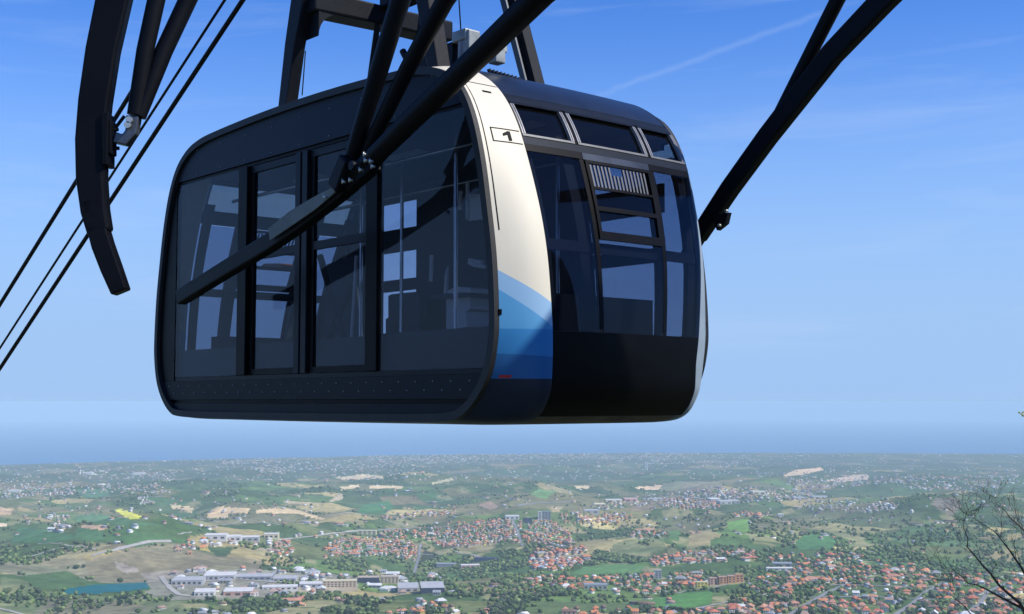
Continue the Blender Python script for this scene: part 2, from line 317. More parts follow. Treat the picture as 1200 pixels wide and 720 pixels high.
def gridmesh(name, X, Y, Z, colr, mask=None, wrap=True):
    nr, na = X.shape; idx = np.arange(nr * na).reshape(nr, na)
    a = idx[:-1, :-1]; b_ = idx[:-1, 1:]; c = idx[1:, 1:]; d = idx[1:, :-1]
    q = np.stack([a, d, c, b_], -1).reshape(-1, 4)
    if mask is not None: q = q[mask.reshape(-1)]
    used, inv_ = np.unique(q, return_inverse=True); q = inv_.reshape(-1, 4)
    co = np.stack([X.ravel(), Y.ravel(), Z.ravel()], -1)[used]; me = bpy.data.meshes.new(name)
    base = co.mean(0) if mask is not None else np.zeros(3); co = co - base
    me.vertices.add(len(co)); me.vertices.foreach_set('co', co.astype(np.float32).ravel())
    me.loops.add(q.size); me.loops.foreach_set('vertex_index', q[:, ::-1].astype(np.int32).ravel()[:q.size] if True else 0)
    me.polygons.add(len(q)); me.polygons.foreach_set('loop_start', (np.arange(len(q)) * 4).astype(np.int32)); me.polygons.foreach_set('loop_total', np.full(len(q), 4, np.int32))
    me.polygons.foreach_set('use_smooth', np.ones(len(q), bool)); me.update(calc_edges=True)
    at2 = me.color_attributes.new('cover', 'FLOAT_COLOR', 'POINT'); cc = np.ones((len(co), 4), np.float32); cc[:, :3] = np.clip(colr.reshape(-1, 3)[used], .005, .9); at2.data.foreach_set('color', cc.ravel())
    me.materials.append(M_ter); o = bpy.data.objects.new(name, me); o.location = tuple(base); COL.objects.link(o); return o
# fields drawn as separate draped sheets
FIELDS = [
 ('dark green crop field at the left edge', [(12, 636), (22, 618), (58, 622), (85, 627), (87, 632), (60, 637)], (.045, .115, .045)),
 ('green crop field beside the small tan strip on the left', [(87, 633), (91, 619), (122, 622), (120, 636)], (.05, .12, .05)),
 ('small tan ploughed strip above the left green field', [(95, 616), (124, 616), (123, 622), (96, 619)], (.38, .27, .19)),
 ('bright yellow flowering field on the left', [(134, 597), (143, 597), (167, 606), (158, 610), (147, 607)], (.42, .44, .07)),
 ('long green field below the yellow one', [(87, 605), (108, 602), (142, 607), (191, 615), (167, 617), (117, 616), (90, 612)], (.055, .12, .055)),
 ('blue-green field far left', [(87, 575), (127, 573), (128, 582), (100, 584)], (.05, .12, .06)),
 ('tan field cut by the left frame edge', [(-4, 594), (15, 597), (13, 603), (-4, 604)], (.34, .25, .17)),
 ('pale sandy patch at the left edge', [(-4, 612), (8, 614), (8, 618), (-4, 619)], (.5, .42, .3)),
 ('broad tan field with a stepped outline left of centre', [(242, 607), (244, 600), (255, 594), (293, 596), (291, 602), (268, 602), (266, 609)], (.48, .36, .21)),
 ('long tapering tan field beside the stepped one', [(300, 598), (320, 596), (345, 597), (381, 608), (377, 610), (350, 603), (323, 602), (300, 602)], (.46, .36, .22)),
 ('narrow tan field pointing right on the left side', [(200, 591), (227, 595), (225, 602), (213, 598), (200, 596)], (.42, .35, .21)),
 ('brownish green field under the tapering tan one', [(298, 609), (303, 604), (337, 605), (350, 612), (327, 614)], (.13, .13, .08)),
 ('thin tan field in the middle distance', [(332, 587), (377, 590), (373, 593), (333, 590)], (.36, .30, .19)),
 ('small sloping tan field', [(385, 588), (400, 578), (403, 585), (388, 589)], (.34, .29, .2)),
 ('upper tan field of the centre left group', [(392, 560), (425, 556), (450, 558), (450, 561), (403, 563)], (.46, .38, .24)),
 ('lower left tan field of the centre left group', [(398, 571), (420, 568), (422, 571), (400, 575)], (.46, .37, .24)),
 ('lower right tan field of the centre left group', [(433, 569), (473, 570), (472, 573), (452, 573), (433, 573)], (.48, .38, .24)),
 ('slanting pale field at the centre', [(503, 567), (530, 560), (532, 563), (508, 568)], (.38, .36, .22)),
 ('rich green field left of centre', [(418, 602), (425, 592), (455, 587), (463, 595), (450, 603)], (.05, .14, .05)),
 ('small reddish bare field at the centre', [(560, 592), (575, 588), (585, 594), (575, 598)], (.28, .2, .15)),
 ('tan field right of centre in the distance', [(741, 571), (776, 569), (773, 575), (750, 574)], (.48, .36, .24)),
 ('small pale field at centre distance', [(673, 570), (690, 569), (690, 573), (676, 573)], (.46, .38, .24)),
 ('olive field right of centre in the distance', [(777, 567), (800, 564), (800, 577), (773, 576)], (.14, .15, .09)),
 ('light green field above the main town', [(620, 580), (633, 573), (652, 576), (640, 585)], (.10, .19, .07)),
 ('tan field behind the dark office block', [(640, 594), (660, 594), (656, 600), (647, 600)], (.28, .24, .15)),
 ('brown wedge field behind the main town', [(730, 597), (767, 592), (767, 596), (743, 601)], (.17, .14, .10)),
 ('reddish field above the hamlet', [(745, 619), (768, 619), (767, 623), (743, 623)], (.3, .2, .13)),
 ('green field beside the hamlet', [(783, 623), (797, 621), (796, 635), (785, 633)], (.07, .14, .05)),
 ('long tan field on the far right', [(918, 557), (932, 551), (962, 548), (965, 551), (943, 556), (920, 559)], (.52, .38, .25)),
 ('pale field beside the far right villages', [(967, 563), (1000, 557), (1016, 556), (1020, 561), (1000, 564), (975, 566)], (.38, .31, .24)),
 ('wide brownish slope right of centre', [(800, 565), (843, 565), (848, 573), (800, 579)], (.17, .16, .11)),
 ('bright green square field on the right', [(850, 612), (877, 608), (878, 623), (857, 626)], (.13, .26, .06)),
 ('tan field below the bright green square', [(807, 622), (832, 622), (847, 628), (832, 633), (832, 640), (807, 640)], (.25, .22, .12)),
 ('dark green field on the right slope', [(930, 637), (943, 627), (973, 626), (980, 635), (975, 644), (935, 644)], (.05, .13, .05)),
 ('green meadow at the bottom right of the cabin', [(746, 715), (761, 704), (796, 696), (835, 693), (835, 704), (831, 709), (790, 715)], (.065, .17, .045)),
 ('green ridge meadow behind the terrace houses', [(668, 674), (683, 665), (727, 661), (757, 663), (748, 672)], (.07, .15, .055)),
 ('dark green hollow above the reservoir', [(27, 675), (78, 670), (105, 682), (84, 690), (50, 693), (37, 687)], (.05, .095, .035)),
]
PXC = (PXG[:-1, :-1] + PXG[1:, 1:]) / 2; PYC = (PYG[:-1, :-1] + PYG[1:, 1:]) / 2
okc = (RR[:-1, :-1] > 1900) & (TY[:-1, :-1] > 0) & (RR[:-1, :-1] < 17500)
for lab, poly, colr in FIELDS:
    m = inpoly(PXC, PYC, poly) & okc
    if m.sum() < 3: continue
    CC = np.ones(C.shape) * np.array(colr) * np.array((1.5, 1.42, 1.25)) * (1 + .35 * tint) * (1 + .3 * (str_ - .5)[..., None])
    o = gridmesh('field', TX, TY, TZ + .5, CC, m); tag(o, lab, None, None, 'structure')
m = inpoly(PXC, PYC, [(75, 691), (108, 686), (171, 683), (175, 690), (162, 692), (117, 696), (96, 698), (75, 696)]) & okc
M_res = mat('reservoir_water', (.006, .12, .115), .5, 0, .2, .02, spec=.15)
lv = TZ[:-1, :-1][m].mean() if m.sum() else 0
o = gridmesh('reservoir', TX, TY, TZ + .8, C, m); o.data.materials.clear(); o.data.materials.append(M_res); tag(o, 'long turquoise reservoir at the lower left', None, None, 'structure')
# the ground sheet itself
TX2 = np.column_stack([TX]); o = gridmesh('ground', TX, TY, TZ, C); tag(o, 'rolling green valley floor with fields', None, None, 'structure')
# sea sheet
azq = np.radians(np.linspace(-180, 180, 241)); rq = np.concatenate([[13500], np.geomspace(14500, 112000, 60)]); A2, R2 = np.meshgrid(azq, rq)
M_sea = mat('sea_water', (.035, .15, .33), .5, 0, .15, .0008, .3, .01, .3)
S_ = gridmesh('sea', R2 * np.sin(A2), R2 * np.cos(A2), -curv(R2), np.ones(R2.shape + (3,)) * .1); S_.data.materials.clear(); S_.data.materials.append(M_sea); tag(S_, 'blue sea beyond the coast', None, None, 'structure')
# roads
M_road = mat('pale_road', (.40, .37, .32), .9, 0, .2, .02); M_asph = mat('asphalt_road', (.22, .22, .22), .9, 0, .2, .02)
ROADH = []
def road(pts, wd, m, label, lift=1.0, jit=0):
    P = []
    for (xa, ya), (xb, yb) in zip(pts, pts[1:]):
        n = max(2, int(abs(xb - xa) + abs(yb - ya)) // 3)
        P += [(xa + (xb - xa) * k / n, ya + (yb - ya) * k / n) for k in range(n)]
    P.append(pts[-1]); Hh = hits(P); v = []; f = []; ROADH.append((Hh, wd))
    for i in range(len(Hh)):
        a = Hh[max(i - 1, 0)]; b_ = Hh[min(i + 1, len(Hh) - 1)]; tx, ty = b_[0] - a[0], b_[1] - a[1]; l = math.hypot(tx, ty) + 1e-6; nx, ny = -ty / l * wd / 2, tx / l * wd / 2
        for s_ in (-1, 1):
            x, y = Hh[i][0] + s_ * nx, Hh[i][1] + s_ * ny; d = math.hypot(x, y); v.append((x, y, float(hgt(np.array([x]), np.array([y]))[0]) - curv(d) + lift))
    f = [(2 * i, 2 * i + 1, 2 * i + 3, 2 * i + 2) for i in range(len(Hh) - 1)]
    mb = MB(); mb.add(v, f); tag(mb.build('road', m), label, None, None, 'structure')
road([(113, 651), (127, 647), (144, 645), (165, 639), (180, 636), (205, 635)], 16, M_road, 'pale dirt track along the brown hill crest')
road([(40, 653), (56, 648), (78, 642), (105, 640)], 9, M_road, 'thin pale track on the left hill')
road([(420, 622), (445, 622), (475, 620), (505, 618), (545, 616)], 10, M_asph, 'straight pale road leading into the main town')
road([(330, 634), (360, 630), (400, 625), (422, 623)], 12, M_road, 'pale road past the long white sheds')
road([(194, 676), (205, 690), (215, 697), (228, 699)], 12, M_road, 'curved works road by the reservoir')
road([(210, 688), (240, 682), (280, 679), (330, 683), (345, 681)], 9, M_road, 'works road between the grey sheds')
road([(494, 638), (492, 652), (488, 668), (486, 672)], 9, M_asph, 'road dropping between the two halves of the town')
road([(450, 610), (465, 614), (478, 617)], 8, M_road, 'short pale lane above the main road')
road([(0, 712), (20, 716), (40, 722)], 8, M_road, 'pale lane in the bottom left corner')
road([(905, 612), (925, 611), (935, 610)], 7, M_road, 'short pale farm track on the right')
road([(792, 696), (800, 693), (830, 690), (850, 685)], 7, M_road, 'lane below the orange apartment blocks')
road([(796, 717), (840, 708), (880, 700), (905, 694)], 9, M_road, 'pale road through the near right town')
for pts_, lb_ in (([(862, 712), (905, 704), (950, 700), (1010, 699), (1080, 703), (1150, 700), (1204, 704)], 'main street across the lower right town'), ([(918, 722), (945, 706), (965, 694), (990, 684), (1030, 676)], 'street climbing through the lower right town'),
                  ([(1040, 722), (1062, 708), (1078, 694), (1100, 682)], 'second street climbing through the lower right town'), ([(880, 690), (930, 686), (1000, 686), (1070, 688), (1130, 686)], 'upper cross street of the lower right town'), ([(1120, 722), (1140, 708), (1150, 694), (1175, 682)], 'right street of the lower right town'),
                  ([(606, 684), (660, 683), (720, 684), (780, 681), (830, 679)], 'street through the terrace settlement'), ([(510, 636), (545, 626), (590, 620), (640, 622), (664, 634)], 'street through the main town'), ([(600, 608), (606, 622), (612, 640)], 'street crossing the main town'), ([(620, 664), (650, 655), (688, 650)], 'street in the hillside quarter'), ([(386, 650), (430, 644), (490, 648)], 'street in the left arm of the town')):
    road(pts_, 9, M_asph, lb_)
rr_ = random.Random(12)
for k in range(26):
    x0, y0 = rr_.uniform(20, 1100), rr_.uniform(575, 650); ln = rr_.uniform(15, 45); sl = rr_.uniform(-.22, .22); pts_ = [(x0 + ln * i / 4, y0 + ln * sl * i / 4 + rr_.uniform(-1, 1)) for i in range(5)]
    road(pts_, rr_.uniform(4, 7), M_road, 'pale farm track across the hills')
road([(600, 595), (612, 592), (630, 590), (675, 588)], 12, M_asph, 'pale dual road behind the town')
# ------------------------------------------------------------------ buildings
def attr_mat(name, rough=.8):
    m = bpy.data.materials.new(name); m.use_nodes = True; t = m.node_tree; b = t.nodes['Principled BSDF']; b.inputs['Roughness'].default_value = rough; b.inputs['Specular IOR Level'].default_value = .2
    a = t.nodes.new('ShaderNodeAttribute'); a.attribute_name = 'tone'
    c = t.nodes.new('ShaderNodeTexCoord'); n = t.nodes.new('ShaderNodeTexNoise'); n.inputs['Scale'].default_value = .4; t.links.new(c.outputs['Object'], n.inputs['Vector'])
    r = t.nodes.new('ShaderNodeMapRange'); r.inputs[3].default_value = .75; r.inputs[4].default_value = 1.25; t.links.new(n.outputs[0], r.inputs[0])
    v = t.nodes.new('ShaderNodeVectorMath'); v.operation = 'SCALE'; t.links.new(a.outputs['Color'], v.inputs[0]); t.links.new(r.outputs[0], v.inputs['Scale']); t.links.new(v.outputs[0], b.inputs['Base Color'])
    return m
M_tone = attr_mat('town_tone'); M_leafy = attr_mat('tree_tone', .9)
ROOFC = {'orange': (.60, .23, .10), 'red': (.50, .16, .09), 'terracotta': (.52, .25, .15), 'brown': (.20, .13, .095), 'pinkish': (.42, .27, .21), 'grey': (.30, .31, .33), 'white': (.66, .66, .64)}
WALLC = {'white': (.78, .76, .70), 'cream': (.62, .54, .38), 'pink': (.58, .38, .30), 'yellow': (.62, .50, .16), 'grey': (.40, .40, .40), 'ochre': (.55, .36, .16)}
def packmesh(name, co, faces_q, cols, mat_, faces_t=None):
    """co (n,3); faces_q (m,4); cols per polygon"""
    me = bpy.data.meshes.new(name); base = co.mean(0); base[2] = co[:, 2].min(); co = co - base
    me.vertices.add(len(co)); me.vertices.foreach_set('co', co.astype(np.float32).ravel())
    k = faces_q.shape[1]; me.loops.add(faces_q.size); me.loops.foreach_set('vertex_index', faces_q.astype(np.int32).ravel())
    me.polygons.add(len(faces_q)); me.polygons.foreach_set('loop_start', (np.arange(len(faces_q)) * k).astype(np.int32)); me.polygons.foreach_set('loop_total', np.full(len(faces_q), k, np.int32))
    me.update(calc_edges=True)
    a = me.attributes.new('tone', 'FLOAT_COLOR', 'FACE'); cc = np.ones((len(faces_q), 4), np.float32); cc[:, :3] = cols; a.data.foreach_set('color', cc.ravel())
    me.materials.append(mat_); o = bpy.data.objects.new(name, me); o.location = tuple(base); COL.objects.link(o); return o
# unit house: box with a hipped/gabled roof with eaves (12 + 6 verts)
HV = np.array([(-.5, -.5, 0), (.5, -.5, 0), (.5, .5, 0), (-.5, .5, 0), (-.5, -.5, .62), (.5, -.5, .62), (.5, .5, .62), (-.5, .5, .62),
               (-.56, -.58, .60), (.56, -.58, .60), (.56, .58, .60), (-.56, .58, .60), (-.34, 0, 1), (.34, 0, 1)], float)
HQ = np.array([(0, 1, 5, 4), (1, 2, 6, 5), (2, 3, 7, 6), (3, 0, 4, 7), (8, 9, 13, 12), (10, 11, 12, 13), (9, 10, 13, 13), (11, 8, 12, 12), (8, 11, 10, 9)])
def town_stuff(name, H, size, rots, wcol, rcol, label, zs):
    n = len(H); c, s = np.cos(rots), np.sin(rots)
    X = HV[None, :, 0] * size[:, 0:1]; Y = HV[None, :, 1] * size[:, 1:2]; Z = HV[None, :, 2] * size[:, 2:3] - zs
    co = np.stack([H[:, 0:1] + X * c[:, None] - Y * s[:, None], H[:, 1:2] + X * s[:, None] + Y * c[:, None], H[:, 2:3] + Z], -1).reshape(-1, 3)
    tri = []; f = (HQ[None] + (np.arange(n) * 14)[:, None, None]).reshape(-1, 4)
    cols = np.concatenate([np.repeat(wcol[:, None], 4, 1), np.repeat(rcol[:, None], 4, 1), np.repeat(wcol[:, None] * .5, 1, 1)], 1).reshape(-1, 3)
    # split degenerate quads: hip ends as triangles
    deg = (f[:, 2] == f[:, 3]); q = f[~deg]; me_q = packmesh(name, np.vstack([co]), q, cols[~deg], M_tone)
    return me_q, co, f[deg][:, :3], cols[deg]
def fullmesh(name, co, polys_q, cq, polys_t, ct, mat_):
    me = bpy.data.meshes.new(name); base = co.mean(0); base[2] = co[:, 2].min(); co = co - base
    me.vertices.add(len(co)); me.vertices.foreach_set('co', co.astype(np.float32).ravel())
    lv_ = np.concatenate([polys_q.ravel(), polys_t.ravel()]); me.loops.add(len(lv_)); me.loops.foreach_set('vertex_index', lv_.astype(np.int32))
    nq, ntr = len(polys_q), len(polys_t); me.polygons.add(nq + ntr)
    me.polygons.foreach_set('loop_start', np.concatenate([np.arange(nq) * 4, nq * 4 + np.arange(ntr) * 3]).astype(np.int32)); me.polygons.foreach_set('loop_total', np.concatenate([np.full(nq, 4), np.full(ntr, 3)]).astype(np.int32))
    me.update(calc_edges=True); a = me.attributes.new('tone', 'FLOAT_COLOR', 'FACE'); cc = np.ones((nq + ntr, 4), np.float32); cc[:, :3] = np.vstack([cq, ct]) if ntr else cq; a.data.foreach_set('color', cc.ravel())
    me.materials.append(mat_); o = bpy.data.objects.new(name, me); o.location = tuple(base); COL.objects.link(o); return o
def houses_mesh(name, H, size, rots, wcol, rcol):
    n = len(H); c, s = np.cos(rots), np.sin(rots)
    X = HV[None, :, 0] * size[:, 0:1]; Y = HV[None, :, 1] * size[:, 1:2]; Z = HV[None, :, 2] * (size[:, 2:3] + 2.5) - 2.5
    co = np.stack([H[:, 0:1] + X * c[:, None] - Y * s[:, None], H[:, 1:2] + X * s[:, None] + Y * c[:, None], H[:, 2:3] + Z], -1).reshape(-1, 3)
    f = (HQ[None] + (np.arange(n) * 14)[:, None, None]).reshape(-1, 4)
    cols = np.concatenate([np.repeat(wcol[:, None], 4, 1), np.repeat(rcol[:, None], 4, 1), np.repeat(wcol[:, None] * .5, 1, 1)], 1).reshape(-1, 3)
    deg = (f[:, 2] == f[:, 3]); return fullmesh(name, co, f[~deg], cols[~deg], f[deg][:, :3], cols[deg], M_tone)
# (polygon, number, roof palette, wall palette, where, size scale)
RO = [('orange', 5), ('red', 3), ('terracotta', 4), ('brown', 2), ('pinkish', 2), ('grey', 2), ('white', 1)]
RP = [('pinkish', 4), ('terracotta', 4), ('red', 2), ('orange', 2), ('grey', 2), ('white', 1)]
RW = [('white', 5), ('grey', 4), ('pinkish', 3), ('terracotta', 1)]
WM = [('white', 5), ('cream', 4), ('pink', 2), ('yellow', 1), ('grey', 1), ('ochre', 1)]
TOWNS = [
 ('the lower right town', [(872, 684), (905, 668), (960, 672), (1040, 672), (1110, 672), (1205, 676), (1205, 724), (860, 724), (850, 712), (880, 700)], 400, RO, WM, 1.0),
 ('the upper edge of the lower right town', [(890, 652), (925, 646), (960, 652), (985, 648), (1060, 663), (1100, 672), (1000, 674), (905, 670)], 70, RO, WM, 1.0),
 ('the terrace settlement below the cabin', [(600, 681), (650, 677), (700, 678), (760, 676), (800, 672), (825, 672), (826, 684), (800, 692), (780, 698), (700, 697), (610, 688)], 120, RO, WM, .95),
 ('the hillside quarter right of the main town', [(617, 660), (630, 646), (655, 640), (690, 644), (692, 655), (675, 664), (655, 670), (625, 668)], 150, RP, WM, 1.1),
 ('the main town centre', [(500, 634), (530, 622), (560, 612), (600, 607), (650, 612), (668, 628), (668, 640), (640, 640), (600, 636), (560, 640), (520, 642)], 330, RP, WM, 1.2),
 ('the left arm of the main town', [(382, 642), (400, 632), (430, 630), (470, 634), (498, 640), (492, 660), (460, 652), (420, 652), (385, 652)], 150, RP, WM, 1.1),
 ('the houses along the main road', [(440, 624), (500, 616), (560, 612), (560, 624), (500, 632), (450, 632)], 60, RP, WM, 1.1),
 ('the ridge row right of the main town', [(655, 604), (690, 600), (740, 604), (736, 612), (690, 616), (660, 614)], 60, RP, WM, 1.2),
 ('the distant pink suburb', [(770, 586), (800, 581), (840, 588), (840, 596), (800, 597), (772, 594)], 110, RP, WM, 1.3),
 ('the small row above the green square', [(850, 604), (875, 600), (898, 602), (898, 606), (855, 607)], 26, RO, WM, 1.1),
 ('the hamlet on the knoll', [(734, 626), (760, 622), (785, 622), (784, 628), (752, 632), (738, 632)], 22, RO, WM, 1.1),
 ('the hamlet on the plain', [(448, 606), (480, 600), (535, 598), (540, 604), (500, 606), (452, 610)], 26, RP, WM, 1.3),
 ('the bottom centre cluster', [(468, 712), (500, 706), (535, 708), (545, 722), (470, 722)], 16, RO, WM, 1.0),
 ('the bottom edge row', [(660, 716), (720, 714), (800, 716), (870, 716), (870, 723), (660, 723)], 34, RO, WM, 1.0),
 ('the cluster beside the bare hill', [(222, 636), (245, 632), (262, 638), (250, 644), (230, 646), (205, 645)], 14, RO, WM, 1.0),
 ('the small group right of the bare hill', [(312, 640), (338, 634), (352, 640), (340, 655), (315, 650)], 18, RP, WM, 1.0),
 ('the red group among the lower woods', [(340, 704), (364, 702), (366, 710), (345, 711)], 7, RO, WM, 1.2),
 ('the terraces right of the ridge meadow', [(757, 655), (800, 648), (880, 646), (880, 656), (800, 662), (765, 664)], 46, RP, WM, 1.0),
 ('the works area by the reservoir', [(186, 672), (240, 666), (340, 668), (420, 672), (520, 672), (525, 700), (420, 694), (330, 700), (230, 702), (180, 690)], 60, RW, [('white', 4), ('grey', 2), ('cream', 2)], 1.25),
 ('the sheds behind the bare hill', [(235, 636), (330, 630), (400, 624), (400, 629), (330, 638), (240, 642)], 26, RW, [('white', 4), ('cream', 2)], 1.4),
 ('the white hamlet on the right ridge', [(1008, 596), (1030, 590), (1048, 592), (1044, 600), (1015, 602)], 26, RW, WM, 1.2),
 ('the mid right farms', [(930, 588), (1000, 586), (1010, 600), (940, 600)], 30, RW, WM, 1.1),
 ('the left farms', [(50, 606), (86, 605), (86, 612), (52, 611)], 10, RW, WM, 1.2),
 ('the left village', [(65, 616), (88, 616), (84, 624), (68, 622)], 8, RW, WM, 1.2),
 ('the hilltop village at left', [(165, 585), (176, 583), (180, 590), (168, 592)], 12, RW, WM, 1.2)]
FARS = [([(0, 572), (120, 568), (190, 566), (200, 578), (120, 578), (0, 584)], 240), ([(90, 550), (150, 552), (210, 553), (205, 562), (95, 560)], 110), ([(0, 560), (90, 566), (90, 578), (0, 584)], 90),
        ([(262, 541), (330, 537), (330, 543), (264, 545)], 120), ([(0, 539), (250, 536), (520, 533), (800, 531), (1200, 530), (1200, 534), (800, 536), (520, 540), (0, 543)], 520), ([(300, 545), (400, 540), (545, 535), (560, 541), (400, 552), (300, 556)], 330),
        ([(430, 533), (560, 530), (800, 529), (800, 537), (560, 540), (430, 541)], 700), ([(700, 535), (860, 532), (900, 540), (860, 548), (700, 545)], 240), ([(800, 576), (850, 572), (960, 572), (965, 584), (860, 590), (800, 586)], 330), ([(920, 562), (980, 562), (1060, 556), (1080, 562), (990, 572), (920, 572)], 230),
        ([(1040, 560), (1190, 556), (1190, 572), (1120, 578), (1050, 572)], 190), ([(0, 545), (1200, 538), (1200, 615), (0, 620)], 480), ([(0, 540), (1200, 533), (1200, 560), (0, 565)], 1000), ([(690, 592), (760, 580), (860, 576), (860, 586), (760, 592), (700, 600)], 140), ([(0, 620), (400, 610), (1200, 605), (1200, 660), (600, 612), (0, 660)], 60), ([(370, 650), (600, 690), (800, 690), (1000, 724), (0, 724), (300, 700)], 60)]
def pick(pal):
    tot = sum(w_ for _, w_ in pal); r = random.uniform(0, tot)
    for n_, w_ in pal:
        r -= w_
        if r <= 0: return n_
    return pal[0][0]
def samp(poly, n):
    xs = [p[0] for p in poly]; ys = [p[1] for p in poly]; out = []
    while len(out) < n:
        X = rng.uniform(min(xs), max(xs), n * 3); Y = rng.uniform(min(ys), max(ys), n * 3); m = inpoly(X, Y, poly); out += list(zip(X[m], Y[m]))
    return out[:n]
occ = {}
def free(x, y, r):
    k = (int(x // 60), int(y // 60))
    for a in (-1, 0, 1):
        for b_ in (-1, 0, 1):
            for (u, v, q) in occ.get((k[0] + a, k[1] + b_), ()):
                if (u - x) ** 2 + (v - y) ** 2 < (q + r) ** 2: return False
    occ.setdefault(k, []).append((x, y, r)); return True
M_winm0 = mat('shed_window', (.05, .055, .065), .3)
